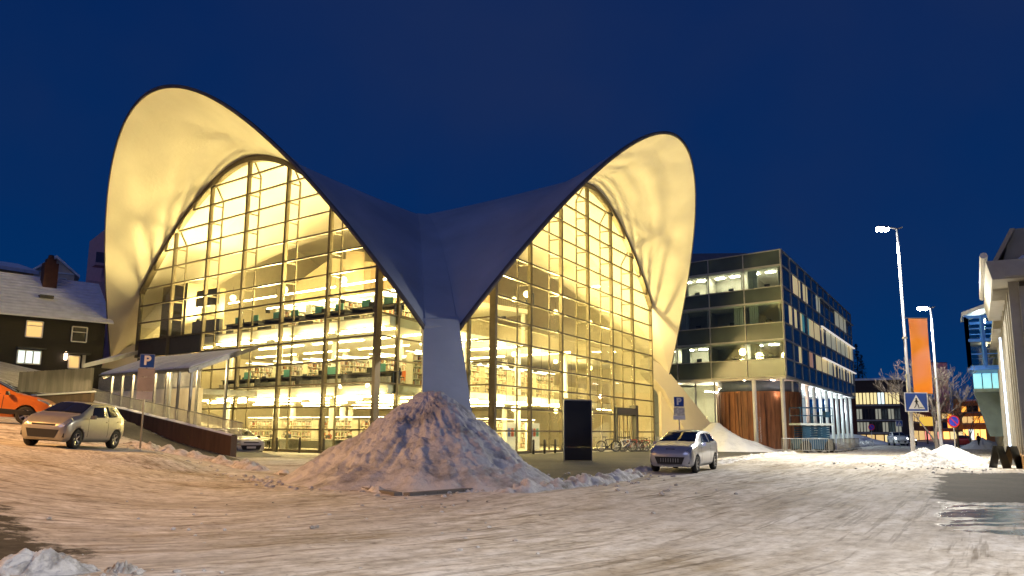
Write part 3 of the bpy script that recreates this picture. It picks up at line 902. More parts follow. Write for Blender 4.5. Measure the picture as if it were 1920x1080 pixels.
def desk(pr, p, z, label, group):
    o = pr if pr.name not in used else copy_tree(pr); used.add(pr.name)
    o.location = (p.x, p.y, z); o.rotation_euler = (0, 0, aL + math.pi); tag(o, label, 'desk', group)
for i in range(4):
    desk(D2, F0 + dL * (2.4 + i * sL) - nL * 2.0, Z0 + 6 * DZ, '%s black study desk with two teal dividers from the corner post, top floor' % ORD[i], 'top floor study desks')
for i in range(4):
    desk(D1, F0 + dL * (2.4 + i * sL) - nL * 2.0, Z0 + 3 * DZ, '%s black study desk with one teal divider from the corner post, middle floor' % ORD[i], 'middle floor study desks')
def chair_proto(mat):
    root = thing('chair', 'x', 'chair')
    m_ = MB(); m_.box((0, 0, .46), (.46, .46, .06)); lob(m_, 'seat', mat, root)
    m_ = MB(); m_.box((0, -.22, .78), (.44, .05, .5)); lob(m_, 'backrest', mat, root)
    for x in (-.2, .2):
        for y in (-.2, .2):
            m_ = MB(); m_.tube([(x, y, 0), (x, y, .43)], .015, 6); lob(m_, 'leg', M_STEEL, root)
    return root
CB = chair_proto(pm('black_seat', (.03, .03, .035), .7)); CO = chair_proto(pm('orange_seat', (.62, .14, .02), .6))
used2 = set()
def chair(pr, p, z, rz, label, group):
    o = pr if pr.name not in used2 else copy_tree(pr); used2.add(pr.name)
    o.location = (p.x, p.y, z); o.rotation_euler = (0, 0, rz); tag(o, label, 'chair', group)
for i in range(4):
    for j in (.9, 3.4):
        chair(CB, F0 + dL * (j + .2 + i * sL) - nL * 2.75, Z0 + 6 * DZ, aL, '%s black chair from the corner post along the top floor desks' % ORD[i * 2 + (j > 1)], 'top floor chairs')
        if i != 0 or j > 1: chair(CB, F0 + dL * (j + .2 + i * sL) - nL * 2.75, Z0 + 3 * DZ, aL, '%s black chair from the corner post along the middle floor desks' % ORD[i * 2 + (j > 1)], 'middle floor chairs')
for k, a in enumerate((.6, 1.6, 5.2)): chair(CO, H0 + dR * a - nR * 7.2 + dL * -.4, Z0 + 3 * DZ, aR - 1.4, '%s orange chair from the leg behind the bars of the middle floor balustrade' % ORD[k], 'orange chairs on the middle floor')
chair(CO, H0 + dR * 3.0 - nR * 1.6, Z0, aR + 1.4, 'orange chair by the glass at the right edge of the snow pile', None)
# radiators along the middle floor glass, counters on the ground floor
rad = MB()
for k in range(6): rad.box((0, 0, .12 + k * .055), (4.0, .1, .035))
for x in (-1.9, 0, 1.9): rad.box((x, 0, .2), (.06, .12, .4))
RM = rad.mesh('radiator', M_STEEL)
for i in range(4):
    p = F0 + dL * (2.4 + i * sL) - nL * 1.42
    o = inst('radiator', RM, None, Matrix.Translation((p.x, p.y, Z0 + 3 * DZ)) @ Matrix.Rotation(aL, 4, 'Z')); tag(o, '%s low slatted radiator from the corner post along the middle floor glass' % ORD[i], 'radiator', 'middle floor radiators')
for i in range(3):
    p = F0 + dL * (4.0 + i * sL) - nL * 2.3
    root = thing('reading_table', '%s pale reading table from the snow pile inside the ground floor glass' % ORD[i], 'table', (p.x, p.y, Z0), aL, 'ground floor reading tables')
    m_ = MB(); m_.box((0, 0, .76), (4.2, 1.0, .06)); lob(m_, 'table_top', M_SHELF, root)
    m_ = MB(); m_.box((0, -.42, .40), (4.0, .04, .5)); lob(m_, 'front_panel', M_WHITE, root)
    for x in (-1.9, 1.9):
        m_ = MB(); m_.box((x, 0, .365), (.08, .8, .73)); lob(m_, 'leg', M_STEEL, root)
for i, (a, top) in enumerate(((3.2, ('maroon', (.16, .04, .04))), (5.6, ('white', (.6, .58, .52))), (7.8, ('rust', (.35, .10, .04))), (12.2, ('navy', (.03, .05, .12))), (14.0, ('white', (.6, .58, .52))))):
    p = F0 + dL * a - nL * 3.1
    person(['person in maroon seated at the reading table nearest the snow pile', 'person in white second from the snow pile on the ground floor', 'person in rust red at the middle reading table', 'person in navy by the left reading table', 'person in white at the leftmost reading table'][i], (p.x, p.y, Z0 + .02), aL, 'sit', top)
    chair(CB, p - nL * .05, Z0, aL + math.pi, '%s black chair from the snow pile at the ground floor reading tables' % ORD[i], 'ground floor chairs')
p = F0 + dL * 1.1 - nL * 2.85
person('person in dark clothes leaning on the middle floor desk beside the corner post', (p.x, p.y, Z0 + 3 * DZ), aL, 'sit', ('dark', (.05, .04, .04)))
chair(CB, p - nL * .05, Z0 + 3 * DZ, aL + math.pi, 'black chair under the person at the middle floor corner desk', None)
# loudspeakers hanging under the gallery, hall signs
for q, lab in ((RP(11.2, 14.3, -9.5), 'black loudspeaker hanging in front of the peach gallery wall'), (RP(18.6, 12.9, -7.0), 'black loudspeaker hanging lower right of the gallery')):
    root = thing('loudspeaker', lab, 'loudspeaker', q, aR)
    m_ = MB(); m_.box((0, 0, 0), (.7, .5, 1.1)); lob(m_, 'cabinet', M_BLACK, root)
    m_ = MB(); m_.beam((0, 0, .55), (0, 0, 3.2), .03, .03); lob(m_, 'rod', M_BLACK, root)
for i, a in enumerate((4.0, 9.0, 12.5)):
    p = RP(a, Z0, -3.6)
    root = thing('display_stand', ['white display stand with blue posters left in the entrance hall', 'white display stand with blue posters in the middle of the entrance hall', 'white display stand with blue posters beside the entrance doors'][i], 'stand', p, aR)
    m_ = MB(); m_.box((0, 0, 1.0), (1.8, .3, 2.0)); lob(m_, 'panel', M_WHITE, root)
    for k in range(3):
        m_ = MB(); m_.box((-.5 + k * .5, -.165, 1.3), (.36, .02, .6)); lob(m_, 'poster', pm('poster%d' % k, [(.10, .16, .5), (.5, .1, .06), (.1, .35, .3)][k], .4), root)

# ------------------------------------------------------------------ plaza in front of the glass
BOL = MB().lathe([(.075, 0), (.075, .85), (.06, .92), (0, .93)], 12)
bm_ = BOL.mesh('bollard', pm('bollard_paint', (.06, .055, .045), .5), True)
def bollard(p, label, group):
    o = bpy.data.objects.new('bollard', bm_); COL.objects.link(o); o.location = (p.x, p.y, terrain(p.x, p.y) - .01); tag(o, label, 'bollard', group)
for i in range(7): bollard(F0 + dL * (1.5 + i * 2.35) + nL * .55, '%s short dark bollard from the snow pile along the left glass wall' % ORD[i], 'bollards along the left glass wall')
for i, a in enumerate((3.4, 5.0, 6.6, 8.3)): bollard(H0 + dR * a + nR * 1.1, '%s short dark bollard from the left between snow pile and black board' % ORD[i], 'bollards by the right glass wall')
bollard(H0 + dR * 25.8 + nR * .8, 'short dark bollard right of the parked bicycles', None)
# information board
p0, p1 = V2(2.67, 42.2), V2(4.05, 42.2)
tot = thing('information_board', 'tall black free-standing board on the plaza in front of the library doors', 'board', ((p0.x + p1.x) / 2, 42.2, terrain(3.3, 42.2)), 0.12)
m_ = MB(); m_.box((0, 0, 1.85), (1.36, .22, 2.3)); lob(m_, 'upper_panel', pm('board_face', (.010, .010, .011), .22, var=.2), tot)
m_ = MB(); m_.box((0, .01, .36), (1.36, .22, .66)); lob(m_, 'lower_panel', pm('board_base', (.016, .016, .017), .35), tot)
m_ = MB(); m_.box((0, .01, 3.03), (1.44, .30, .06)); m_.box((.70, .01, 1.5), (.04, .28, 3.0)); m_.box((-.70, .01, 1.5), (.04, .28, 3.0)); lob(m_, 'edge_frame', M_STEEL, tot)
# parking signs
M_BLUE = pm('sign_blue', (.010, .06, .32), .35, var=.05)
M_SWHITE = pm('sign_white', (.75, .75, .73), .4, var=.03)
def text_mesh(s, size, mat, bold=0.0):
    cu = bpy.data.curves.new('txt', 'FONT'); cu.body = s; cu.size = size; cu.align_x = 'CENTER'; cu.align_y = 'CENTER'; cu.extrude = .004; cu.offset = bold
    o = bpy.data.objects.new('txt', cu); COL.objects.link(o)
    dg = bpy.context.evaluated_depsgraph_get(); m_ = bpy.data.meshes.new_from_object(o.evaluated_get(dg))
    bpy.data.objects.remove(o); m_.materials.clear(); m_.materials.append(mat); m_.name = 'letter'
    return m_
def parking_sign(label, x, y, z, hgt, rz, boards, w=.6):
    root = thing('parking_sign', label, 'sign', (x, y, z), rz)
    m_ = MB(); m_.tube([(0, .03, -.1), (0, .03, hgt)], .035, 10); lob(m_, 'post', M_STEEL, root, True)
    m_ = MB(); m_.box((0, -.02, hgt - w / 2), (w, .02, w)); pl = lob(m_, 'sign_plate', M_BLUE, root)
    m_ = MB()
    for a, b_ in (((-w / 2, -w / 2), (w / 2, -w / 2)), ((w / 2, -w / 2), (w / 2, w / 2)), ((w / 2, w / 2), (-w / 2, w / 2)), ((-w / 2, w / 2), (-w / 2, -w / 2))):
        m_.beam((a[0] * .96, -.033, hgt - w / 2 + a[1] * .96), (b_[0] * .96, -.033, hgt - w / 2 + b_[1] * .96), .006, .012, up=(0, 1, 0))
    lob(m_, 'border', M_SWHITE, pl)
    l = bpy.data.objects.new('letter', text_mesh('P', w * .92, M_SWHITE, .02)); l.rotation_euler = (R(90), 0, 0); l.location = (0, -.036, hgt - w / 2); local(l, pl)
    zz = hgt - w - .03
    for bw, bh, mt in boards:
        m_ = MB(); m_.box((0, -.02, zz - bh / 2), (bw, .02, bh)); lob(m_, 'sub_plate', mt, root); zz -= bh + .015
    return root
M_SGREY = pm('sign_back_grey', (.30, .27, .26), .5)
M_SGREY2 = pm('sign_back_blue_grey', (.36, .37, .42), .5)
y_ = 33.5; px_ = at(263, 836, y_).x
parking_sign('blue parking sign with grey plates on a post behind the small silver car', px_, y_, terrain(px_, y_) - .3, 3.75 + terrain(px_, y_) * 0 + .35, 0.42, ((.62, .34, M_SGREY), (.62, .56, M_SGREY), (.60, .32, M_SGREY2)), .55)
pr = at(1274, 800, 39)
ps = parking_sign('blue parking sign with white plates behind the larger silver car', pr.x, 39, terrain(pr.x, 39), at(1274, 744, 39).z - terrain(pr.x, 39), -0.1, ((.52, .36, pm('plate_print', (.62, .60, .52), .5, var=.35, sc=9)), (.56, .2, M_SWHITE)), .46)

# bicycles
def bike_proto():
    root = thing('bicycle', 'x', 'bicycle')
    for x in (-.52, .52):
        w = MB(); w.lathe([(.345, -.03), (.37, 0), (.345, .03), (.30, .022), (.30, -.022), (.345, -.03)], 28, axis='Y', cap=False); wh = lob(w, 'wheel', M_BLACK, root, True); wh.location = (x, 0, .36)
        s_ = MB()
        for k in range(10):
            a = 2 * math.pi * k / 10; s_.beam((0, 0, 0), (.33 * math.cos(a), 0, .33 * math.sin(a)), .012, .012)
        s_.lathe([(.03, -.05), (.03, .05)], 8, axis='Y'); s_.lathe([(.325, -.01), (.325, .01), (.31, .01), (.31, -.01), (.325, -.01)], 28, axis='Y', cap=False)
        sp_ = bpy.data.objects.new('spokes', s_.mesh('spokes', M_STEEL)); local(sp_, wh)
    f = MB(); bb = (-.06, 0, .30); st = (-.18, 0, .78); hd = (.36, 0, .80); hb = (.40, 0, .66)
    for a, c, r_ in ((bb, st, .03), (st, hd, .03), (bb, hb, .034), (hd, hb, .034), (bb, (-.52, 0, .36), .022), (st, (-.52, 0, .36), .02)): f.tube([a, c], r_, 7)
    lob(f, 'frame', pm('bike_red', (.30, .02, .02), .35), root)
    f = MB(); f.tube([hb, (.52, 0, .36)], .016, 7); lob(f, 'fork', M_STEEL, root)
    f = MB(); f.tube([hd, (.37, 0, 1.0)], .014, 6); f.tube([(.30, -.28, 1.02), (.38, 0, 1.0), (.30, .28, 1.02)], .013, 6); lob(f, 'handlebar', M_BLACK, root)
    f = MB(); f.tube([st, (-.21, 0, .93)], .014, 6); f.hexa([(-.36, -.09, .92), (-.04, -.025, .93), (-.04, .025, .93), (-.36, .09, .92), (-.36, -.08, .98), (-.05, -.02, .97), (-.05, .02, .97), (-.36, .08, .98)]); lob(f, 'saddle', M_BLACK, root)
    f = MB(); f.lathe([(.09, -.01), (.09, .01)], 14, (-.06, .06, .30), axis='Y'); f.beam((-.06, .07, .30), (.08, .09, .24), .02, .02); f.box((.08, .13, .24), (.09, .07, .02)); lob(f, 'crank', M_BLACK, root)
    return root
BK = bike_proto(); BKM = [pm('bike_red', (.3, .02, .02)), pm('bike_black', (.02, .02, .02), .35), pm('bike_white', (.6, .6, .58), .35), pm('bike_blue', (.03, .06, .2), .35), pm('bike_green', (.05, .12, .05), .35)]
spots = [(8.8, 1.5, .3, 1, 'dark bicycle half hidden behind the left edge of the black board'), (13.4, 2.2, .2, 1, 'black bicycle just right of the black board'), (15.5, 2.6, -.5, 2, 'white bicycle second right of the black board'),
         (16.8, 2.4, .5, 3, 'blue bicycle in the middle of the parked row'), (17.9, 2.3, -.3, 0, 'red bicycle in the middle of the parked row'), (19.4, 2.5, .4, 1, 'black bicycle leaning beside the red one at the doors'), (20.9, 2.3, -.35, 0, 'dark red bicycle near the right end of the parked row'), (22.2, 2.2, .35, 4, 'dark green bicycle at the right end of the parked row')]
for i, (a, o_, rz, mi, lab) in enumerate(spots):
    o = BK if i == 0 else copy_tree(BK)
    p = H0 + dR * a + nR * o_
    o.location = (p.x, p.y, terrain(p.x, p.y)); o.scale = (1.12, 1.12, 1.12); o.rotation_euler = (R(random.uniform(-5, 5)), 0, rz + .15); tag(o, lab, 'bicycle', 'bicycles parked in front of the library')
    for ch in o.children:
        if ch.name.startswith('frame') and i:
            ch.data = ch.data.copy(); ch.data.materials[0] = BKM[mi]
# low fence right of the doors
m_root = thing('hand_rail', 'low barred hand rail at the foot of the right library leg', 'railing', RP(26.5, terrain(12, 74), 1.6))
for k in range(14):
    p = H0 + dR * (25.5 + k * .3) + nR * 1.8; m_ = MB(); m_.beam((p.x, p.y, .2), (p.x, p.y, 1.2), .035, .035); m_.ob('bar', M_STEEL, m_root)
p, q = H0 + dR * 25.4 + nR * 1.8, H0 + dR * 29.6 + nR * 1.8
m_ = MB(); m_.beam((p.x, p.y, 1.22), (q.x, q.y, 1.22), .06, .05); m_.ob('top_rail', M_STEEL, m_root)
# ------------------------------------------------------------------ snow heaps
def snow_mat(name, c1, c2, sc=1.3, dirt=0.45):
    m = bpy.data.materials.new(name); m.use_nodes = True
    nt = m.node_tree; b = nt.nodes['Principled BSDF']; L = nt.links.new
    t = nt.nodes.new('ShaderNodeNewGeometry')
    n = nt.nodes.new('ShaderNodeTexNoise'); n.inputs['Scale'].default_value = sc; n.inputs['Detail'].default_value = 10; n.inputs['Roughness'].default_value = .68
    L(t.outputs['Position'], n.inputs['Vector'])
    r = nt.nodes.new('ShaderNodeValToRGB'); r.color_ramp.elements[0].position = dirt - .12; r.color_ramp.elements[0].color = (*c1, 1); r.color_ramp.elements[1].position = dirt + .10; r.color_ramp.elements[1].color = (*c2, 1)
    L(n.outputs['Fac'], r.inputs['Fac']); L(r.outputs[0], b.inputs['Base Color'])
    b.inputs['Roughness'].default_value = .7
    n2 = nt.nodes.new('ShaderNodeTexNoise'); n2.inputs['Scale'].default_value = 9; n2.inputs['Detail'].default_value = 8; n2.inputs['Roughness'].default_value = .7
    L(t.outputs['Position'], n2.inputs['Vector'])
    bp = nt.nodes.new('ShaderNodeBump'); bp.inputs['Strength'].default_value = .7; bp.inputs['Distance'].default_value = .08
    L(n2.outputs['Fac'], bp.inputs['Height']); L(bp.outputs[0], b.inputs['Normal'])
    return m
M_SNOW = snow_mat('ploughed_snow', (.25, .24, .225), (.62, .62, .63), 1.1, .45)
M_SNOW2 = snow_mat('snow_ridge', (.22, .20, .17), (.70, .69, .68), 2.6, .45)
M_SNOWC = snow_mat('clean_snow', (.60, .60, .62), (.80, .80, .80), .8, .4)
def heap(name, label, c, rx, ry, rz, h, seed, mat, rough=.16, pk=(0, 0), power=1.15, nr=72, na=170, top=.10, cat='snow pile'):
    vs = []; fs = []
    for i in range(nr + 1):
        r = i / nr
        for k in range(na):
            a = 2 * math.pi * k / na
            edge = 1 + .13 * fbm(math.cos(a) * 1.6 + seed, math.sin(a) * 1.6, seed, 4)
            lx, ly = r * rx * edge * math.cos(a), r * ry * edge * math.sin(a)
            x = c[0] + lx * math.cos(rz) - ly * math.sin(rz); y = c[1] + lx * math.sin(rz) + ly * math.cos(rz)
            d = math.hypot(lx / (rx * edge) - pk[0] * (1 - r), ly / (ry * edge) - pk[1] * (1 - r))
            q = max(0.0, 1 - max(0, d - top) / (1 - top))
            z = h * q ** power
            n1 = fbm(x * .55, y * .55, seed, 4); n2 = noise.ridged_multi_fractal(Vector((x * 1.1, y * 1.1, seed)), .9, 2.1, 5, 1.0, 2.0); n3 = fbm(x * 3.2, y * 3.2, z * 2, 3)
            n4 = noise.voronoi(Vector((x * 2.6, y * 2.6, z * 2.6)))[0][0]
            env = min(1, q * 3)
            rn_ = fbm(a * 9 + seed, r * 2.2, seed, 4)
            z += (n1 * h * .07 + (n2 - 1.2) * rough * .28 + n3 * rough * .45 + (.35 - n4) * rough * .30 + fbm(x * 8, y * 8, z * 6, 3) * rough * .45 + fbm(x * 17, y * 17, z * 12, 2) * rough * .18 + rn_ * rough * .55 * smooth(0, .35, r)) * env
            vs.append((x, y, terrain(x, y) - .08 + max(0, z) + (0.06 if q > 0 else 0)))
    for i in range(nr):
        for k in range(na): fs.append((i * na + k, i * na + (k + 1) % na, (i + 1) * na + (k + 1) % na, (i + 1) * na + k))
    m_ = MB(); m_.v = vs; m_.f = fs
    return tag(m_.ob(name, mat, None, True), label, cat)
heap('snow_pile', 'huge grey ploughed snow pile heaped in front of the library leg', (-2.7, 26.9), 4.55, 4.9, 0.3, 2.9, 4.3, M_SNOW, .12, (0.06, 0.12), 1.22, 110, 260)
heap('snow_pile', 'smooth white snow slope at the foot of the right library leg', (20.2, 76.5), 4.6, 4.2, .3, 2.5, 9.1, M_SNOWC, .06, (-.45, .1), 1.1, 40, 90)
heap('snow_pile', 'low rough snow heap around the foot of the nearest lamp post', (20.6, 42.2), 4.2, 2.0, 1.0, .8, 2.2, M_SNOW2, .14, (.3, 0), 1.3, 50, 120)
heap('snow_pile', 'snow heap around the bare tree and second lamp post', (31.0, 59.5), 4.2, 2.2, .95, .9, 12.2, M_SNOWC, .10, (0, 0), 1.2, 30, 90)
heap('snow_pile', 'long low snow heap across the far end of the street', (50, 125), 9, 2.6, .1, 1.4, 6.2, M_SNOWC, .2, (0, 0), 1.0, 24, 80)
heap('snow_pile', 'far snow heap beside the pavement signs', (55, 98), 4, 2.4, .9, 1.2, 16.2, M_SNOWC, .2, (0, 0), 1.0, 24, 70)
# ridges left by the plough
def ridge(label, pts, w, h, seed, mat=M_SNOW2):
    P = []
    for i in range(len(pts) - 1):
        a, b_ = V2(*pts[i]), V2(*pts[i + 1]); n = max(2, int((b_ - a).length / .11))
        P += [a.lerp(b_, k / n) for k in range(n)]
    P.append(V2(*pts[-1])); nc = 16; vs = []; fs = []
    for i, p in enumerate(P):
        d = (P[min(i + 3, len(P) - 1)] - P[max(i - 3, 0)]).normalized(); s = V2(-d.y, d.x)
        e_ = min(1, i / 12, (len(P) - 1 - i) / 12)
        for c in range(nc + 1):
            u = -1 + 2 * c / nc
            ww = w * (1 + .35 * fbm(p.x * .6, p.y * .6, seed))
            q = p + s * (u * ww)
            z = h * (1 - u * u) ** .8 * (.65 + .9 * abs(fbm(q.x * 1.1, q.y * 1.1, seed + 4))) + (.5 - noise.voronoi(Vector((q.x * 3.1, q.y * 3.1, seed)))[0][0]) * h * .9 * (1 - u * u) + .05 * fbm(q.x * 5, q.y * 5, seed) * (1 - u * u)
            vs.append((q.x, q.y, terrain(q.x, q.y) - .05 + max(0, z) * e_))
    for i in range(len(P) - 1):
        for c in range(nc): fs.append((i * (nc + 1) + c, i * (nc + 1) + c + 1, (i + 1) * (nc + 1) + c + 1, (i + 1) * (nc + 1) + c))
    m_ = MB(); m_.v = vs; m_.f = fs
    return tag(m_.ob('snow_ridge', mat, None, True), label, 'snow ridge')
ridge('lumpy snow ridge along the kerb beside the ramp', [(-16.6, 34.4), (-14.2, 34.6), (-12.4, 34.6), (-10.6, 33.2), (-9.0, 31.3)], .55, .34, 1.2)
ridge('narrow kerb-like snow ridge left of the big pile', [(-8.9, 31.3), (-6.6, 27.6), (-4.6, 24.0), (-2.9, 20.9)], .26, .22, 5.5)
ridge('white snow ridge from the big pile to the larger silver car', [(-.6, 21.6), (1.0, 23.8), (2.4, 26.2), (3.9, 29.4), (4.9, 32.0)], .55, .30, 8.1)
ridge('short dark slush ridge under the front of the larger silver car', [(4.6, 32.6), (5.5, 34.2), (6.2, 35.6)], .4, .25, 3.1)
ridge('thin dirty snow line along the plaza behind the larger silver car', [(9.4, 39.0), (13, 47), (17.2, 56), (23, 68)], .5, .16, 7.7)
ridge('snow bank along the kerb in front of the work site', [(24.5, 72), (30, 82), (40, 99), (52, 121)], .8, .5, 6.4)
heap('snow_clump', 'knobbly clump of old snow at the lower left corner', (-5.05, 9.35), .66, .36, .25, .26, 3.7, M_SNOW2, .07, (-.2, 0), .8, 40, 90, .2, 'snow clump')
heap('snow_clump', 'small crumbling snow clump right of the larger corner clump', (-4.25, 9.5), .3, .17, .1, .13, 5.9, M_SNOW2, .12, (0, 0), .8, 24, 60, .2, 'snow clump')
# loose lumps of snow and ice scattered on the street
m_ = MB(); rnd = random.Random(11)
def lump(x, y, r):
    ic = [(0, 0, 1), (.9, 0, .4), (.28, .85, .45), (-.72, .53, .4), (-.72, -.53, .45), (.28, -.85, .4), (.75, .55, -.4), (-.28, .88, -.4), (-.9, 0, -.4), (-.28, -.88, -.4), (.75, -.55, -.4), (0, 0, -.6)]
    fc = [(0, 1, 2), (0, 2, 3), (0, 3, 4), (0, 4, 5), (0, 5, 1), (1, 6, 2), (2, 7, 3), (3, 8, 4), (4, 9, 5), (5, 10, 1), (2, 6, 7), (3, 7, 8), (4, 8, 9), (5, 9, 10), (1, 10, 6), (11, 7, 6), (11, 8, 7), (11, 9, 8), (11, 10, 9), (11, 6, 10)]
    a = rnd.uniform(0, 6.3); z = terrain(x, y) + .035 + r * .25
    sq = rnd.uniform(.5, .8)
    m_.add([(x + r * (p[0] * math.cos(a) - p[1] * math.sin(a)) * rnd.uniform(.75, 1.25), y + r * (p[0] * math.sin(a) + p[1] * math.cos(a)) * rnd.uniform(.75, 1.25), z + r * p[2] * sq) for p in ic], fc)
for _ in range(110):
    a = rnd.uniform(2.8, 6.6); q = rnd.uniform(.98, 1.12); lump(-2.85 + 4.75 * q * math.cos(a), 26.9 + 4.9 * q * math.sin(a), rnd.uniform(.02, .08))
for _ in range(120):
    t = rnd.random(); lump(-16 + 14 * t + rnd.gauss(0, .6), 35 - 14 * t + rnd.gauss(0, .5) - 1.2 * t * (1 - t), rnd.uniform(.025, .09))
for _ in range(60): lump(-3 + rnd.gauss(0, 2.5), 15 + rnd.gauss(0, 3), rnd.uniform(.015, .05))
for _ in range(110): lump(20 + rnd.gauss(-1.0, 1.6), 38.5 + rnd.gauss(0, 3.2), rnd.uniform(.02, .08))
for _ in range(50): lump(-4.2 + rnd.gauss(0, .6), 9.2 + rnd.gauss(0, .35), rnd.uniform(.01, .05))
for _ in range(50): lump(2 + rnd.uniform(-1, 4), 24 + rnd.uniform(-2, 8), rnd.uniform(.03, .1))
tag(m_.ob('snow_crumbs', M_SNOW2), 'loose lumps of snow and ice scattered over the street', 'snow', kind='stuff')
# stone kerb under the big pile
kb = thing('kerb', 'low dark stone kerb along the front of the big snow pile', 'kerb', (-2.9, 20.9, 0))
for i in range(9):
    a = V2(-8.0, 29.6).lerp(V2(-2.75, 20.85), i / 9); c = V2(-8.0, 29.6).lerp(V2(-2.75, 20.85), (i + .985) / 9)
    m_ = MB(); m_.beam((a.x, a.y, .07), (c.x, c.y, .07), .22, .14); m_.ob('kerb_stone', pm('kerb_stone', (.16, .15, .14), .8, bump=.3), kb)
for i in range(8):
    a = V2(-2.55, 20.8).lerp(V2(2.4, 27.0), i / 8); c = V2(-2.55, 20.8).lerp(V2(2.4, 27.0), (i + .985) / 8)
    m_ = MB(); m_.beam((a.x, a.y, .07), (c.x, c.y, .07), .22, .14); m_.ob('kerb_stone', pm('kerb_stone', (.16, .15, .14), .8, bump=.3), kb)

# ------------------------------------------------------------------ ramp, canopy, rails on the left
def W3(s, o, z):     # s along the ramp wall from its low end, o behind it
    p = WALL_END + dL * s - nL * o; return Vector((p.x, p.y, z))
wtop = lambda s: 1.30 + 1.9 * s / 15
M_CORT = pm('rusty_board', (.10, .058, .030), .7, var=.3, sc=3, bump=.3, bsc=12, stretch=(1, 1, .15))
wl_r = thing('ramp_wall', 'long brown board-marked ramp wall with snow along its top', 'wall', W3(0, 0, .15))
NS = 22
for i in range(NS):
    a, c = 17 * i / NS, 17 * (i + .995) / NS
    m_ = MB(); m_.hexa([W3(a, 0, -.2), W3(c, 0, -.2), W3(c, .34, -.2), W3(a, .34, -.2), W3(a, 0, wtop(a)), W3(c, 0, wtop(c)), W3(c, .34, wtop(c)), W3(a, .34, wtop(a))]); m_.ob('board', M_CORT, wl_r)
vs = []; fs = []
for i in range(90):
    s = 17 * i / 89
    for c in range(7):
        u = c / 6; vs.append(W3(s, -.03 + .4 * u, wtop(s) + .005 + .10 * math.sin(math.pi * u) ** .6 * (.7 + .5 * fbm(s * 2, u * 2, 3))))
for i in range(89):
    for c in range(6): fs.append((i * 7 + c, i * 7 + c + 1, (i + 1) * 7 + c + 1, (i + 1) * 7 + c))
m_ = MB(); m_.v = vs; m_.f = fs; m_.ob('snow_cap', M_SNOWC, wl_r, True)
rr = thing('ramp_railing', 'grey railing of thin upright bars along the ramp wall', 'railing', W3(0, .6, .3))
m_ = MB()
for i in range(150):
    s = .1 + i * .11; m_.beam(W3(s, .62, wtop(s) - .5), W3(s, .62, wtop(s) + .62), .028, .028)
m_.ob('bars', M_STEEL, rr)
m_ = MB(); m_.beam(W3(0, .62, wtop(0) + .64), W3(16.6, .62, wtop(16.6) + .64), .05, .05); m_.beam(W3(0, .62, wtop(0) - .45), W3(16.6, .62, wtop(16.6) - .45), .05, .04); m_.ob('top_rail', M_STEEL, rr)
# ramp floor behind the wall
m_ = MB(); m_.hexa([W3(0, .36, -.1), W3(17, .36, -.1), W3(17, 3.0, -.1), W3(0, 3.0, -.1), W3(0, .36, .25), W3(17, .36, 2.2), W3(17, 3.0, 2.2), W3(0, 3.0, .25)]); tag(m_.ob('ramp', pm('ramp_concrete', (.3, .29, .26), .8)), kind='structure')
cn = thing('ramp_canopy', 'sloping snow-covered canopy on slim posts over the ramp', 'canopy', W3(9, 1, .5))
for i in range(8):
    s = 5.3 + i * 1.28; m_ = MB(); m_.beam(W3(s, .75, wtop(s) - .6), W3(s, .75, 4.78), .12, .12, up=(nL.x, nL.y, 0)); m_.ob('post', M_STEEL, cn)
for i in range(4):
    s = 5.3 + i * 3; m_ = MB(); m_.beam(W3(s, 2.9, .8), W3(s, 2.9, 5.65), .12, .12, up=(nL.x, nL.y, 0)); m_.ob('post', M_STEEL, cn)
m_ = MB(); m_.beam(W3(4.6, .75, 4.85), W3(14.6, .75, 4.85), .12, .16); m_.beam(W3(4.6, 2.95, 5.72), W3(14.6, 2.95, 5.72), .12, .16)
m_.beam(W3(4.7, .2, 4.68), W3(4.7, 4.4, 6.34), .14, .2); m_.beam(W3(14.4, .2, 4.66), W3(14.4, 3.4, 5.93), .12, .16); m_.ob('beam', M_STEEL, cn)
for s in (7.0, 10.0, 13.0):
    c_ = W3(s, 1.6, 5.15); m_ = MB(); m_.lathe([(0, 0), (.14, 0), (.14, -.05), (0, -.05)], 12, c_); m_.ob('canopy_light', em('canopy_glow', (1, .75, .4), 30), cn)
    l = bpy.data.lights.new('canopy_lamp', 'POINT'); l.energy = 260; l.color = (1, .74, .36); l.shadow_soft_size = .15
    lo = bpy.data.objects.new('canopy_lamp', l); lo.location = c_ - Vector((0, 0, .25)); COL.objects.link(lo)
for i in range(13):
    s0 = 4.6 + i * .785; s1 = s0 + .77
    m_ = MB(); m_.hexa([W3(s0, .15, 4.80), W3(s1, .15, 4.80), W3(s1, 3.3, 6.02), W3(s0, 3.3, 6.02), W3(s0, .15, 4.86), W3(s1, .15, 4.86), W3(s1, 3.3, 6.08), W3(s0, 3.3, 6.08)]); pn = m_.ob('roof_panel', M_STEEL, cn)
    m_ = MB(); e0 = .05 * math.sin(i * 2.3)
    m_.hexa([W3(s0 + .02, .18 + e0, 4.88), W3(s1 - .02, .2 + e0, 4.88), W3(s1 - .02, 3.2, 6.05), W3(s0 + .02, 3.2, 6.05), W3(s0 + .06, .26 + e0, 4.98), W3(s1 - .06, .26 + e0, 4.98), W3(s1 - .06, 3.15, 6.13), W3(s0 + .06, 3.15, 6.13)]); m_.ob('snow', M_SNOWC, pn)
up = thing('walkway_wall', 'cream retaining wall of the upper walkway behind the ramp', 'wall', W3(18, 5, .3))
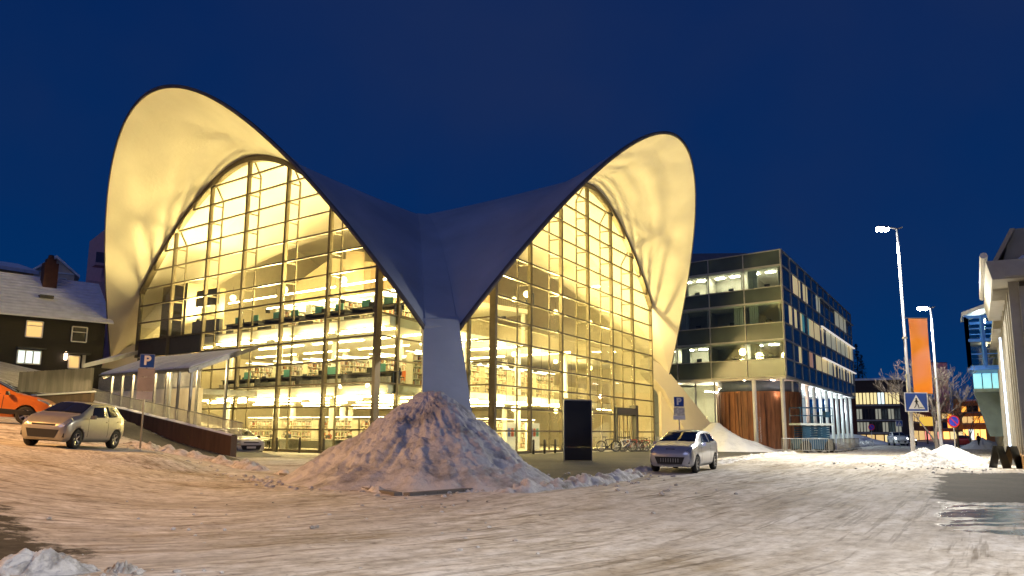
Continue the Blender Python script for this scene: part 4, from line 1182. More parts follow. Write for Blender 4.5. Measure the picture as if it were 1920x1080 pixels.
for i in range(8):
    a, c = 11.6 + i * 1.8, 11.6 + (i + .99) * 1.8; m_ = MB(); m_.hexa([W3(a, 5.0, -.1), W3(c, 5.0, -.1), W3(c, 5.3, -.1), W3(a, 5.3, -.1), W3(a, 5.0, 4.2), W3(c, 5.0, 4.2), W3(c, 5.3, 4.2), W3(a, 5.3, 4.2)]); m_.ob('panel', M_CREAM, up)
m_ = MB(); m_.hexa([W3(11.6, 5.3, 3.8), W3(26, 5.3, 3.8), W3(26, 9.3, 3.8), W3(11.6, 9.3, 3.8), W3(11.6, 5.3, 4.15), W3(26, 5.3, 4.15), W3(26, 9.3, 4.15), W3(11.6, 9.3, 4.15)]); m_.ob('deck', M_STEEL, up)
ur = thing('walkway_railing', 'upper railing of upright bars on the cream walkway wall', 'railing', W3(18, 5.1, 4))
m_ = MB()
for i in range(100): m_.beam(W3(11.7 + i * .14, 5.1, 3.95), W3(11.7 + i * .14, 5.1, 5.25), .03, .03)
m_.ob('bars', M_STEEL, ur)
m_ = MB(); m_.beam(W3(11.6, 5.1, 5.28), W3(26, 5.1, 5.28), .05, .05); m_.beam(W3(11.6, 5.1, 4.3), W3(26, 5.1, 4.3), .05, .05); m_.ob('top_rail', M_STEEL, ur)
# board fence and low wall further left
fa, fb = at(176, 690, 51), at(36, 698, 47)
fc_ = thing('board_fence', 'pale upright-board fence on the terrace left of the ramp', 'fence', (fa + fb) / 2)
M_BOARD = pm('weathered_board', (.26, .24, .20), .75, var=.2, sc=4, stretch=(1, 1, .2), rvar=.15)
for i in range(22):
    p, q = fa.lerp(fb, i / 22), fa.lerp(fb, (i + .97) / 22); zt_, zb = p.z, at(100, 737, 49).z
    m_ = MB(); m_.hexa([(p.x, p.y, zb), (q.x, q.y, zb), (q.x, q.y + .05, zb), (p.x, p.y + .05, zb), (p.x, p.y, zt_), (q.x, q.y, zt_), (q.x, q.y + .05, zt_), (p.x, p.y + .05, zt_)]); m_.ob('board', M_BOARD, fc_)
wa, wb = at(172, 735, 50.4), at(60, 742, 46.8)
tw = thing('terrace_wall', 'rusty brown terrace wall with a snow strip below the board fence', 'wall', ((wa.x + wb.x) / 2, (wa.y + wb.y) / 2, 1.5))
for i in range(10):
    p, q = wa.lerp(wb, i / 10), wa.lerp(wb, (i + .99) / 10); m_ = MB(); m_.hexa([(p.x, p.y, 0), (q.x, q.y, 0), (q.x, q.y + .4, 0), (p.x, p.y + .4, 0), (p.x, p.y, p.z), (q.x, q.y, q.z), (q.x, q.y + .4, q.z), (p.x, p.y + .4, p.z)]); m_.ob('board', M_CORT, tw)
m_ = MB(); m_.beam(wa + Vector((0, .2, .04)), wb + Vector((0, .2, .04)), .5, .09); m_.ob('snow_cap', M_SNOWC, tw)

# ------------------------------------------------------------------ houses on the hill
M_LITW = em('lit_window_warm', (1.0, .66, .25), 0.75)
M_LITC = em('lit_window_cool', (.85, 1.0, .95), 1.1)
M_LITY = em('lit_window_yellow', (1.0, .80, .36), 1.0)
M_DIMW = pm('dim_window', (.03, .03, .035), .12)
M_SLATE = pm('snowy_roof', (.78, .78, .82), .8, var=.12, sc=1.5, bump=.3, bsc=6)
M_HOUSE = pm('dark_timber', (.016, .013, .011), .7, var=.3, stretch=(.3, .3, 6), sc=4)
def quadpart(name, a, b_, z0, z1, mat, parent, out, th=.06, off=.0):
    """upright slab between plan points a, b, pushed out along `out`"""
    o = V2(*out).normalized()
    a2, b2 = V2(a[0], a[1]) + o * off, V2(b_[0], b_[1]) + o * off
    m_ = MB(); m_.hexa([(a2.x, a2.y, z0), (b2.x, b2.y, z0), (b2.x + o.x * th, b2.y + o.y * th, z0), (a2.x + o.x * th, a2.y + o.y * th, z0), (a2.x, a2.y, z1), (b2.x, b2.y, z1), (b2.x + o.x * th, b2.y + o.y * th, z1), (a2.x + o.x * th, a2.y + o.y * th, z1)])
    return m_.ob(name, mat, parent)
def window(parent, A, B, t0, t1, z0, z1, out, pane, bars=1, frame=None, trans=.0):
    a, c = V2(A[0], A[1]).lerp(V2(B[0], B[1]), t0), V2(A[0], A[1]).lerp(V2(B[0], B[1]), t1)
    fr = frame or M_WHITE
    w = quadpart('window', a, c, z0, z1, pane, parent, out, .03, .01)
    o = V2(*out).normalized(); m_ = MB(); u = 3
    P = lambda s, z: (a.lerp(c, s).x + o.x * .06, a.lerp(c, s).y + o.y * .06, z)
    th = .09
    m_.beam(P(0, z0), P(1, z0), .08, th); m_.beam(P(0, z1), P(1, z1), .08, th)
    for k in range(bars + 2): m_.beam(P(k / (bars + 1), z0), P(k / (bars + 1), z1), th, .08, up=(o.x, o.y, 0))
    if trans: m_.beam(P(0, z0 + (z1 - z0) * trans), P(1, z0 + (z1 - z0) * trans), .08, .07)
    m_.ob('window_frame', fr, w)
    return w
hA, hB = at(-70, 600, 60.5), at(198, 608, 67.5)
hd = V2(hB.x - hA.x, hB.y - hA.y).normalized(); ho = V2(hd.y, -hd.x)
hs = thing('timber_house', 'black timber house with a snowy roof and warm lit windows on the hill at left', 'house', ((hA.x + hB.x) / 2, (hA.y + hB.y) / 2, 5))
EV = 10.15
A2, B2 = V2(hA.x, hA.y), V2(hB.x, hB.y)
m_ = MB(); m_.prism([A2, B2, B2 - ho * 8, A2 - ho * 8], 3.0, EV)
for e_ in (B2,):
    m_.extr([(e_.x, e_.y, EV), (e_.x - ho.x * 8, e_.y - ho.y * 8, EV), (e_.x - ho.x * 4, e_.y - ho.y * 4, EV + 3.7)], (-hd.x * .2, -hd.y * .2, 0))
m_.ob('wall', M_HOUSE, hs)
NRW = 14
for i in range(NRW):
    f0, f1 = i / NRW, (i + 1.12) / NRW
    for sgn in (0, 1):
        o0, o1 = (.55 - 4.55 * f0, .55 - 4.55 * f1) if sgn == 0 else (-8.55 + 4.55 * f0, -8.55 + 4.55 * f1)
        za, zb = EV - .1 + 3.85 * f0, EV - .1 + 3.85 * f1
        a, c = A2 - hd * .3, B2 + hd * .45
        m_ = MB(); lift = .14
        m_.hexa([(a.x + ho.x * o0, a.y + ho.y * o0, za), (c.x + ho.x * o0, c.y + ho.y * o0, za), (c.x + ho.x * o1, c.y + ho.y * o1, zb), (a.x + ho.x * o1, a.y + ho.y * o1, zb),
                 (a.x + ho.x * o0, a.y + ho.y * o0, za + lift), (c.x + ho.x * o0, c.y + ho.y * o0, za + lift), (c.x + ho.x * o1, c.y + ho.y * o1, zb + .06), (a.x + ho.x * o1, a.y + ho.y * o1, zb + .06)])
        m_.ob('tile_row', M_SLATE, hs)
def hT(px): # fraction along the front wall for a pixel column
    d = ray(px, 640); d2 = V2(d.x, d.y)
    # intersect with the wall line
    den = d2.x * hd.y - d2.y * hd.x
    t = (A2.x * hd.y - A2.y * hd.x) / den
    return (d2 * t - A2).dot(hd) / (B2 - A2).length
def hZ(px, py):
    d = ray(px, py); d2 = V2(d.x, d.y); den = d2.x * hd.y - d2.y * hd.x; t = (A2.x * hd.y - A2.y * hd.x) / den
    return EYE + d.z * t
for (x0, x1, y0, y1, pane, bars, tr) in ((46, 77, 601, 631, M_LITW, 0, .72), (133, 161, 612, 640, M_DIMW, 0, .65), (35, 79, 656, 681, M_LITC, 2, 0), (132, 152, 667, 690, M_LITW, 0, 0)):
    window(hs, A2, B2, hT(x0), hT(x1), hZ(x0, y1), hZ(x0, y0), ho, pane, bars, None, tr)
quadpart('window_hood', A2.lerp(B2, hT(31)), A2.lerp(B2, hT(86)), hZ(50, 654), hZ(50, 651.5), M_DARK, hs, ho, .5)
quadpart('door_hood', A2.lerp(B2, hT(118)), A2.lerp(B2, hT(168)), hZ(140, 664.5), hZ(140, 662), M_DARK, hs, ho, .7)
quadpart('door_post', A2.lerp(B2, hT(157)), A2.lerp(B2, hT(163)), hZ(158, 690), hZ(158, 666), M_WHITE, hs, ho, .1)
cp = A2.lerp(B2, hT(102)) - ho * 3.2
m_ = MB(); m_.box((cp.x, cp.y, EV + 3.2), (1.05, .9, 3.4), math.atan2(hd.y, hd.x)); m_.box((cp.x, cp.y, EV + 5.0), (.7, .6, .5), math.atan2(hd.y, hd.x)); m_.lathe([(.25, EV + 5.2), (.2, EV + 5.6), (.0, EV + 5.65)], 10, (cp.x, cp.y, 0)); m_.ob('chimney', pm('dark_brick', (.09, .035, .02), .8, var=.3, bump=.3), hs)
cp = A2.lerp(B2, hT(88)) - ho * 1.6
m_ = MB(); m_.box((cp.x, cp.y, EV + 1.85), (1.0, .8, .25), math.atan2(hd.y, hd.x)); m_.ob('roof_hatch', M_DARK, hs)
lp = A2.lerp(B2, hT(124)) + ho * .25
ln_ = thing('porch_lamp', 'small glowing porch lamp beside the timber house door', 'lamp', (lp.x, lp.y, hZ(124, 668)))
m_ = MB(); m_.lathe([(0, -.32), (.11, -.3), (.13, .3), (0, .36)], 10); lob(m_, 'globe', em('porch_globe', (1, .72, .45), 9), ln_, True)
m_ = MB(); m_.box((0, .15, .38), (.2, .35, .05)); lob(m_, 'bracket', M_BLACK, ln_)
# pale gabled house above
gA, gB = at(62, 530, 86), at(138, 534, 88)
gA2, gB2 = V2(gA.x, gA.y), V2(gB.x, gB.y); gd = (gB2 - gA2).normalized(); go = V2(gd.y, -gd.x)
gh = thing('gabled_house', 'cream gabled house with a lit attic window behind the chimney', 'house', ((gA.x + gB.x) / 2, (gA.y + gB.y) / 2, 10))
ez, az = at(60, 508, 86).z, at(105, 484, 87).z
gm_ = (gA2 + gB2) / 2
m_ = MB(); m_.extr([(gA2.x, gA2.y, 8), (gB2.x, gB2.y, 8), (gB2.x, gB2.y, ez), (gm_.x, gm_.y, az), (gA2.x, gA2.y, ez)], (-go.x * 9, -go.y * 9, 0)); m_.ob('wall', pm('pale_render', (.70, .58, .44), .8), gh)
for sg, e_ in ((-1, gA2), (1, gB2)):
    a, c = e_ + gd * (.5 * sg) + go * .4, gm_ + go * .4
    m_ = MB(); m_.hexa([(a.x, a.y, ez - .35), (c.x, c.y, az - .02), (c.x - go.x * 9.6, c.y - go.y * 9.6, az - .02), (a.x - go.x * 9.6, a.y - go.y * 9.6, ez - .35), (a.x, a.y, ez - .1), (c.x, c.y, az + .28), (c.x - go.x * 9.6, c.y - go.y * 9.6, az + .28), (a.x - go.x * 9.6, a.y - go.y * 9.6, ez - .1)]); m_.ob('roof_side', M_SLATE, gh)
quadpart('gable_band', gA2, gB2, ez - .05, ez + .12, M_WHITE, gh, go, .06)
window(gh, gA2, gB2, .24, .42, at(80, 524, 86.5).z, at(80, 514, 86.5).z, go, M_LITY, 2, None, .5)
window(gh, gA2, gB2, .62, .80, at(120, 529, 87).z, at(120, 521, 87).z, go, M_DIMW, 0)
# long low house far left
kA, kB = V2(*at(-40, 520, 80)[:2]), V2(*at(62, 520, 84)[:2]); kd = (kB - kA).normalized(); ko = V2(kd.y, -kd.x)
kz = at(30, 506, 82).z
kh = thing('row_house', 'low ochre row house with a snowy roof at the far left edge', 'house', ((kA.x + kB.x) / 2, (kA.y + kB.y) / 2, 10))
m_ = MB(); m_.prism([kA, kB, kB - ko * 8, kA - ko * 8], 8, kz); m_.ob('wall', pm('ochre_render', (.50, .33, .15), .8), kh)
a, c = kA + ko * .5, kB + ko * .5 + kd * .3
m_ = MB(); m_.hexa([(a.x, a.y, kz - .1), (c.x, c.y, kz - .1), (c.x - ko.x * 5, c.y - ko.y * 5, kz + 1.3), (a.x - ko.x * 5, a.y - ko.y * 5, kz + 1.3), (a.x, a.y, kz + .25), (c.x, c.y, kz + .25), (c.x - ko.x * 5, c.y - ko.y * 5, kz + 1.6), (a.x - ko.x * 5, a.y - ko.y * 5, kz + 1.6)]); m_.ob('roof', M_SLATE, kh)
for t0, t1 in ((.30, .42), (.50, .58)): window(kh, kA, kB, t0, t1, kz - 1.6, kz - .5, ko, M_DIMW, 1)
# pink apartment block beside the arch
qA, qB = V2(*at(158, 600, 92)[:2]), V2(*at(300, 600, 97)[:2]); qd = (qB - qA).normalized(); qo = V2(qd.y, -qd.x)
qz, qz2 = at(160, 528, 93).z, at(190, 515, 100).z
ap = thing('apartment_block', 'pink apartment block with balconies half hidden by the left arch', 'building', ((qA.x + qB.x) / 2, (qA.y + qB.y) / 2, 8))
M_PINK = pm('pink_render', (.66, .36, .36), .8, var=.1)
m_ = MB(); m_.prism([qA, qB, qB - qo * 12, qA - qo * 12], 4, qz); m_.ob('wall', M_PINK, ap)
uA = qA.lerp(qB, .20)
m_ = MB(); m_.prism([uA, qB, qB - qo * 10, uA - qo * 10], qz, qz + 6.5); m_.ob('upper_storey', M_PINK, ap)
quadpart('balcony', qA.lerp(qB, .05), qA.lerp(qB, .24), qz + 1.7, qz + 2.0, M_PINK, ap, qo, 1.8, -.9)
quadpart('balcony_rail', qA.lerp(qB, .05), qA.lerp(qB, .24), qz + 2.0, qz + 3.2, pm('balcony_glass', (.12, .10, .14), .3), ap, qo, .05, .85)
for t0, t1, z in ((.13, .165, qz - 5.6), (.245, .275, qz - 9.6), (.13, .165, qz - 15), (.25, .28, qz - 4.0)): window(ap, qA, qB, t0, t1, z, z + 3.2, qo, M_DIMW, 0, M_DARK)
window(ap, qA, qB, .22, .29, qz + 3.0, qz + 5.6, qo, M_DIMW, 0, M_DARK)
# shed roof beside the arch foot
s0, s1 = at(156, 690, 60), at(214, 655, 62)
sh = thing('lean_to', 'snow-covered lean-to roof between the timber house and the arch', 'shed', (s0.x, s0.y, 4))
m_ = MB(); z0_ = s0.z; z1_ = s1.z
m_.hexa([(s0.x, s0.y, z0_), (s1.x, s1.y, z1_ - .9), (s1.x, s1.y + 4, z1_), (s0.x, s0.y + 4, z0_ + .9), (s0.x, s0.y, z0_ + .3), (s1.x, s1.y, z1_ - .6), (s1.x, s1.y + 4, z1_ + .3), (s0.x, s0.y + 4, z0_ + 1.2)]); m_.ob('roof', M_SLATE, sh)
m_ = MB(); m_.prism([(s0.x + .3, s0.y + .3), (s1.x, s1.y + .3), (s1.x, s1.y + 3.8), (s0.x + .3, s0.y + 3.8)], 2.5, z0_ + .1); m_.ob('wall', M_HOUSE, sh)
# ------------------------------------------------------------------ cars
M_TYRE = pm('tyre', (.014, .014, .014), .8)
M_RIM = pm('alloy_rim', (.45, .45, .46), .3, metal=.9)
M_CGLASS = pm('car_glass', (.012, .014, .016), .06, var=0, spec=.8)
M_CBLK = pm('car_black_trim', (.015, .015, .016), .45)
M_HL = pm('headlight_glass', (.42, .44, .46), .08, metal=.5, spec=.9)
M_TAIL = pm('tail_light', (.25, .012, .010), .2)
def cat(pts, t):
    n = len(pts) - 1; i = min(int(t), n - 1); f = t - i
    p = lambda k: np.array(pts[max(0, min(n, k))], float)
    a, b_, c, d = p(i - 1), p(i), p(i + 1), p(i + 2)
    # centripetal-safe: blend cubic with linear to avoid overshoot
    cub = .5 * ((2 * b_) + (-a + c) * f + (2 * a - 5 * b_ + 4 * c - d) * f * f + (-a + 3 * b_ - 3 * c + d) * f ** 3)
    return .75 * cub + .25 * (b_ + (c - b_) * f)
#        x     zb   zmid zbelt ztop wsill wmid wbelt wtop   (unit car 3.6 x 1.6 x 1.48)
ST = [(1.80, .30, .44, .60, .67, .52, .56, .54, .46), (1.735, .24, .47, .70, .78, .68, .71, .69, .56), (1.52, .20, .50, .79, .90, .75, .78, .74, .62), (1.12, .20, .52, .86, .985, .77, .80, .76, .64),
      (.86, .20, .54, .90, 1.03, .77, .80, .77, .66), (.30, .20, .55, .93, 1.33, .77, .80, .77, .61), (.02, .20, .55, .945, 1.44, .77, .80, .77, .585), (-.5, .20, .55, .965, 1.48, .77, .80, .77, .575),
      (-1.1, .20, .56, .99, 1.455, .77, .80, .765, .56), (-1.45, .22, .57, 1.02, 1.37, .76, .79, .75, .54), (-1.66, .26, .57, 1.00, 1.13, .73, .765, .72, .58), (-1.78, .32, .55, .84, .93, .66, .70, .67, .54), (-1.80, .36, .5, .7, .78, .54, .58, .56, .44)]
def make_car(label, loc, rz, size, paint, rim=M_RIM, hood=0.0, group=None, kind='car', roof=0.0, slope=0.0, rails=False, pitch=0.0, cowl=0.0, plate=True, trim=None, lit=False, seg=True, front='a'):
    Lc, Wc, Hc = size; kx, ky, kz = Lc / 3.6, Wc / 1.6, Hc / 1.48
    root = thing('parked_car', label, kind, loc, rz, group)
    hx, hy = math.cos(rz), math.sin(rz); ll, ww = Lc * .32, Wc * .42
    T = lambda a, b_: terrain(loc[0] + hx * a - hy * b_, loc[1] + hy * a + hx * b_)
    fx = Vector((hx * 2 * ll, hy * 2 * ll, (T(ll, ww) + T(ll, -ww) - T(-ll, ww) - T(-ll, -ww)) / 2)).normalized()
    fy = Vector((-hy * 2 * ww, hx * 2 * ww, (T(ll, ww) + T(-ll, ww) - T(ll, -ww) - T(-ll, -ww)) / 2)).normalized()
    fz = fx.cross(fy).normalized(); fy = fz.cross(fx)
    root.rotation_euler = Matrix((fx, fy, fz)).transposed().to_euler()
    root.location.z = (T(ll, ww) + T(ll, -ww) + T(-ll, ww) + T(-ll, -ww)) / 4 + .035
    st = []
    for i, s in enumerate(ST):
        s = list(s)
        if i in (2, 3, 4): s[4] += hood; s[3] += hood
        if i in (3, 4, 5, 6): s[0] += cowl
        if i in (9, 10): s[4] += roof; s[0] -= roof * .3
        st.append(s)
    def sect(u):
        x, zb, zm, zbe, zt_, ws, wm, wb, wt_ = cat(st, u)
        return x, [(0, zb), (ws * .86, zb), (ws, zb + .09), (wm, zm), (wb, zbe), (wt_, zbe + (zt_ - zbe) * .86), (wt_ * .68, zt_ - .012), (0, zt_)]
    def surf(u, v, sd):
        x, S = sect(u); i = min(int(v), 6); f = v - i
        c = cat(S, v) if 2.0 < v < 3.9 or v > 5 else np.array(S[i]) * (1 - f) + np.array(S[i + 1]) * f
        return Vector((x * kx, sd * c[0] * ky, c[1] * kz))
    U = np.linspace(0, len(st) - 1, 61 if seg else 37); Vv = np.linspace(0, 7, 29 if seg else 15)
    vs = []; fs = []; nv = len(Vv)
    ring = [(v, 1) for v in Vv] + [(v, -1) for v in Vv[::-1][1:-1]]; nr = len(ring)
    for u in U:
        for v, sd in ring: vs.append(surf(u, v, sd))
    for i in range(len(U) - 1):
        for k in range(nr): fs.append((i * nr + k, i * nr + (k + 1) % nr, (i + 1) * nr + (k + 1) % nr, (i + 1) * nr + k))
    fs += [tuple(range(nr))[::-1], tuple((len(U) - 1) * nr + k for k in range(nr))]
    mb = MB(); mb.v = [tuple(p) for p in vs]; mb.f = fs
    me = mb.mesh('body', paint, True)
    o = bpy.data.objects.new('body', me); COL.objects.link(o)
    wr = .30 * kz; ax = (1.16 * kx, -1.16 * kx)
    cut = MB()
    for x in ax: cut.lathe([(wr * 1.17, -2), (wr * 1.17, 2)], 28, (x, 0, wr), axis='Y')
    cob = bpy.data.objects.new('cut', cut.mesh('cut')); COL.objects.link(cob)
    # keep the middle of the car solid: cut only the outer 0.25 m by lifting the inner part back in as a dark liner
    md = o.modifiers.new('b', 'BOOLEAN'); md.object = cob; md.operation = 'DIFFERENCE'; md.solver = 'EXACT'
    dg = bpy.context.evaluated_depsgraph_get(); nm_ = bpy.data.meshes.new_from_object(o.evaluated_get(dg))
    bpy.data.objects.remove(o); bpy.data.objects.remove(cob)
    nm_.name = 'body'
    body = local(bpy.data.objects.new('body', nm_), root)
    m_ = MB(); m_.box((0, 0, .55 * kz), (2.9 * kx, 1.05 * ky, .62 * kz)); lob(m_, 'underbody', M_CBLK, root)
    def patch(name, cor, mat, sides=(1, -1), off=.006, n=8, parent=None):
        res = []
        for sd in sides:
            m_ = MB(); vs = []; fs = []
            for lay in (1, 0):
                for i in range(n + 1):
                    for j in range(n + 1):
                        a, b_ = i / n, j / n
                        u = (cor[0][0] * (1 - a) + cor[1][0] * a) * (1 - b_) + (cor[3][0] * (1 - a) + cor[2][0] * a) * b_
                        v = (cor[0][1] * (1 - a) + cor[1][1] * a) * (1 - b_) + (cor[3][1] * (1 - a) + cor[2][1] * a) * b_
                        p = surf(u, v, sd); e1 = surf(min(u + .05, len(st) - 1), v, sd) - surf(max(u - .05, 0), v, sd); e2 = surf(u, min(v + .05, 7), sd) - surf(u, max(0, v - .05), sd)
                        nn = e1.cross(e2)
                        nn = nn.normalized() if nn.length > 1e-9 else Vector((0, 0, 1))
                        if nn.dot(p - Vector((p.x * .6, 0, .6 * kz))) < 0: nn = -nn
                        vs.append(p + nn * (off if lay else -.01))
            k = (n + 1) ** 2
            for i in range(n):
                for j in range(n): fs.append((i * (n + 1) + j, i * (n + 1) + j + 1, (i + 1) * (n + 1) + j + 1, (i + 1) * (n + 1) + j))
            bd = [i * (n + 1) for i in range(n + 1)] + [n * (n + 1) + j for j in range(1, n + 1)] + [i * (n + 1) + n for i in range(n - 1, -1, -1)] + [j for j in range(n - 1, 0, -1)]
            for q in range(len(bd)): fs.append((bd[q], bd[(q + 1) % len(bd)], bd[(q + 1) % len(bd)] + k, bd[q] + k))
            m_.v = [tuple(p) for p in vs]; m_.f = fs; res.append(m_)
        return res
    def patches(name, cor, mat, one=False, off=.006, par=None):
        R_ = patch(name, cor, mat, off=off)
        if one:
            m_ = MB()
            for r_ in R_: m_.add(r_.v, r_.f)
            lob(m_, name, mat, par or root, True)
        else:
            for r_ in R_: lob(r_, name, mat, par or root, True)
    patches('windscreen', [(4.12, 5.05), (4.12, 7), (5.86, 7), (5.86, 5.25)], M_CGLASS, True)
    patches('side_window', [(4.75, 4.10), (7.02, 4.10), (7.02, 4.90), (6.02, 4.88)], M_CGLASS)
    patches('side_window', [(7.16, 4.10), (8.95, 4.16), (8.45, 4.82), (7.16, 4.90)], M_CGLASS)
    patches('rear_window', [(9.05, 5.3), (9.05, 7), (9.85, 7), (9.85, 5.3)], M_CGLASS, True)
    patches('headlight', [(.75, 3.95), (2.25, 4.15), (2.35, 4.75), (.9, 4.95)], M_HL if not lit else em('lit_headlight', (1, 1, .95), 14))
    patches('tail_light', [(9.9, 3.6), (10.6, 3.6), (10.3, 4.4), (9.75, 4.3)], M_TAIL)
    if trim: patches('sill_trim', [(2.0, 2.05), (10.2, 2.05), (10.2, 2.75), (2.0, 2.75)], trim, off=.008)
    for uu in (4.6, 7.09, 8.7):   # door gaps
        patches('door_gap', [(uu, 2.4), (uu + .03, 2.4), (uu + .03, 4.0), (uu, 4.0)], M_CBLK, off=.002)
    fx_ = 1.80 * kx
    m_ = MB(); m_.hexa([(fx_ - .1, -.46 * ky, .31 * kz), (fx_ - .1, .46 * ky, .31 * kz), (fx_ + .012, .42 * ky, .31 * kz), (fx_ + .012, -.42 * ky, .31 * kz), (fx_ - .1, -.56 * ky, .56 * kz), (fx_ - .1, .56 * ky, .56 * kz), (fx_ + .016, .52 * ky, .56 * kz), (fx_ + .016, -.52 * ky, .56 * kz)]); g_ = lob(m_, 'grille', M_CBLK, root)
    if front == 'b':
        m_ = MB()
        for k in range(8): m_.box((fx_ + .02, (-.30 + k * .086) * ky, .445 * kz), (.012, .02, .13 * kz))
        lob(m_, 'grille_bar', M_RIM, g_)
        m_ = MB(); m_.hexa([(fx_ - .40, -.12, .855 * kz), (fx_ - .40, .12, .855 * kz), (fx_ - .13, .18, .80 * kz), (fx_ - .13, -.18, .80 * kz), (fx_ - .40, -.12, .90 * kz + hood), (fx_ - .40, .12, .90 * kz + hood), (fx_ - .13, .18, .825 * kz), (fx_ - .13, -.18, .825 * kz)]); lob(m_, 'badge_panel', M_CBLK, root)
        m_ = MB(); m_.box((fx_ - .02, 0, .25 * kz), (.1, 1.0 * ky, .04)); lob(m_, 'skid_plate', M_RIM, root)
    else:
        m_ = MB(); m_.box((fx_ - .03, 0, .70 * kz), (.06, .74 * ky, .05)); lob(m_, 'upper_grille', M_CBLK, root)
    if plate: m_ = MB(); m_.box((fx_ + .028, 0, (.44 if front == 'a' else .40) * kz), (.015, .5, .11)); lob(m_, 'number_plate', M_SWHITE, root)
    for sd in (-1, 1):
        m_ = MB(); m_.box((1.74 * kx, sd * .60 * ky, .40 * kz), (.05, .18, .13)); lob(m_, 'fog_light', M_CBLK, root)
        m_ = MB(); y0 = sd * .80 * ky
        m_.hexa([(.60 * kx, y0, .93 * kz), (.70 * kx, y0 + sd * .03, .93 * kz), (.68 * kx, y0 + sd * .19, .94 * kz), (.58 * kx, y0 + sd * .19, .94 * kz), (.60 * kx, y0, 1.04 * kz), (.66 * kx, y0 + sd * .03, 1.05 * kz), (.64 * kx, y0 + sd * .17, 1.06 * kz), (.58 * kx, y0 + sd * .18, 1.06 * kz)]); lob(m_, 'mirror', paint if front != 'a' else M_CBLK, root)
        for x in (-.12, -.98):
            p = surf(7 if x > -.5 else 8.3, 3.75, sd); m_ = MB(); m_.box((p.x, p.y + sd * .012, p.z), (.18, .03, .03)); lob(m_, 'door_handle', paint, root)
        for x in ax:
            w = MB(); yy = sd * (.80 * ky - .11)
            w.lathe([(wr * .62, -.09), (wr * .93, -.10), (wr, -.07), (wr, .07), (wr * .93, .10), (wr * .62, .09)], 26, axis='Y', cap=False); wo_ = lob(w, 'wheel', M_TYRE, root, True); wo_.location = (x, yy, wr)
            r_ = MB(); r_.lathe([(wr * .66, -.05), (wr * .66, .07), (wr * .60, .085), (wr * .58, .02), (.0, .01)], 24, axis='Y', cap=False)
            dk = bpy.data.objects.new('rim', r_.mesh('rim', pm('dark_rim', (.08, .08, .085), .4, metal=.7), True)); local(dk, wo_); dk.scale = (1, sd, 1)
            r_ = MB()
            for k in range(5 if front == 'a' else 7):
                a = 2 * math.pi * k / (5 if front == 'a' else 7); r_.beam((0, .045, 0), (wr * .62 * math.cos(a), .075, wr * .62 * math.sin(a)), .055, .02, up=(0, 1, 0))
            r_.lathe([(.05, .02), (.05, .08), (0, .085)], 10, axis='Y')
            r_.lathe([(wr * .66, .03), (wr * .66, .09), (wr * .60, .09), (wr * .60, .03)], 24, axis='Y', cap=False)
            rk = bpy.data.objects.new('rim_spokes', r_.mesh('rim_spokes', rim)); local(rk, wo_); rk.scale = (1, sd, 1)
        if rails:
            m_ = MB(); m_.tube([(-.02 * kx, sd * .55 * ky, 1.42 * kz), (-.2 * kx, sd * .55 * ky, 1.50 * kz), (-1.1 * kx, sd * .53 * ky, 1.50 * kz), (-1.3 * kx, sd * .52 * ky, 1.43 * kz)], .022, 6); lob(m_, 'roof_rail', M_CBLK, root)
    return root
def paint(n, c, metal=.55, rough=.30): return pm('paint_' + n, c, rough, metal=metal, var=.05, sc=6, coat=.6)
P_SIL = paint('champagne_silver', (.40, .38, .32)); P_SIL2 = paint('silver', (.50, .51, .53)); P_ORG = paint('orange', (.62, .17, .02), .25); P_WHI = paint('white', (.74, .74, .72), .05, .25)
fr = at(143, 852, 26.2); rr_ = at(224, 841, 28.6)
cx, cy = -14.4, 27.6
def put(x, y): return (x, y, terrain(x, y) + .03)
make_car('small champagne silver hatchback parked beside the ramp wall at left', (cx, cy, .78), math.atan2(-2.32, -.10), (3.62, 1.6, 1.5), P_SIL, hood=.05, cowl=.12, plate=False, front='a')
make_car('larger silver car parked at the plaza kerb with its nose to the camera', put(7.15, 34.55), math.atan2(-3.55, -1.86), (4.3, 1.82, 1.64), P_SIL2, hood=.04, cowl=.10, plate=False, front='b', trim=None)
make_car('orange car with roof rails cut off by the left edge', (-19.6, 31.2, 1.62), math.atan2(.35, 1), (4.4, 1.8, 1.6), P_ORG, rails=True, trim=M_CBLK, pitch=.1, front='a')
make_car('white hatchback half hidden behind the end of the ramp wall', put(-15.2, 46.4), math.atan2(-1, .85), (4.2, 1.76, 1.46), P_WHI, front='a')
# far vehicles at the end of the street
vx = at(1683, 822, 118)
make_car('white van with lit headlights parked before the brown building', put(vx.x, 118), math.atan2(-1, -.2), (4.7, 1.9, 1.9), P_WHI, seg=False, lit=True, front='c')
vx = at(1702, 822, 121); make_car('dark car with lit headlights beside the white van', put(vx.x, 121), math.atan2(-1, -.3), (4.3, 1.8, 1.5), paint('dark', (.02, .02, .025)), seg=False, lit=True, front='c')
vx = at(1806, 822, 112); make_car('red car far down the right pavement', put(vx.x, 112), math.atan2(1, .5), (4.2, 1.8, 1.5), paint('red', (.35, .01, .01)), seg=False, front='c')
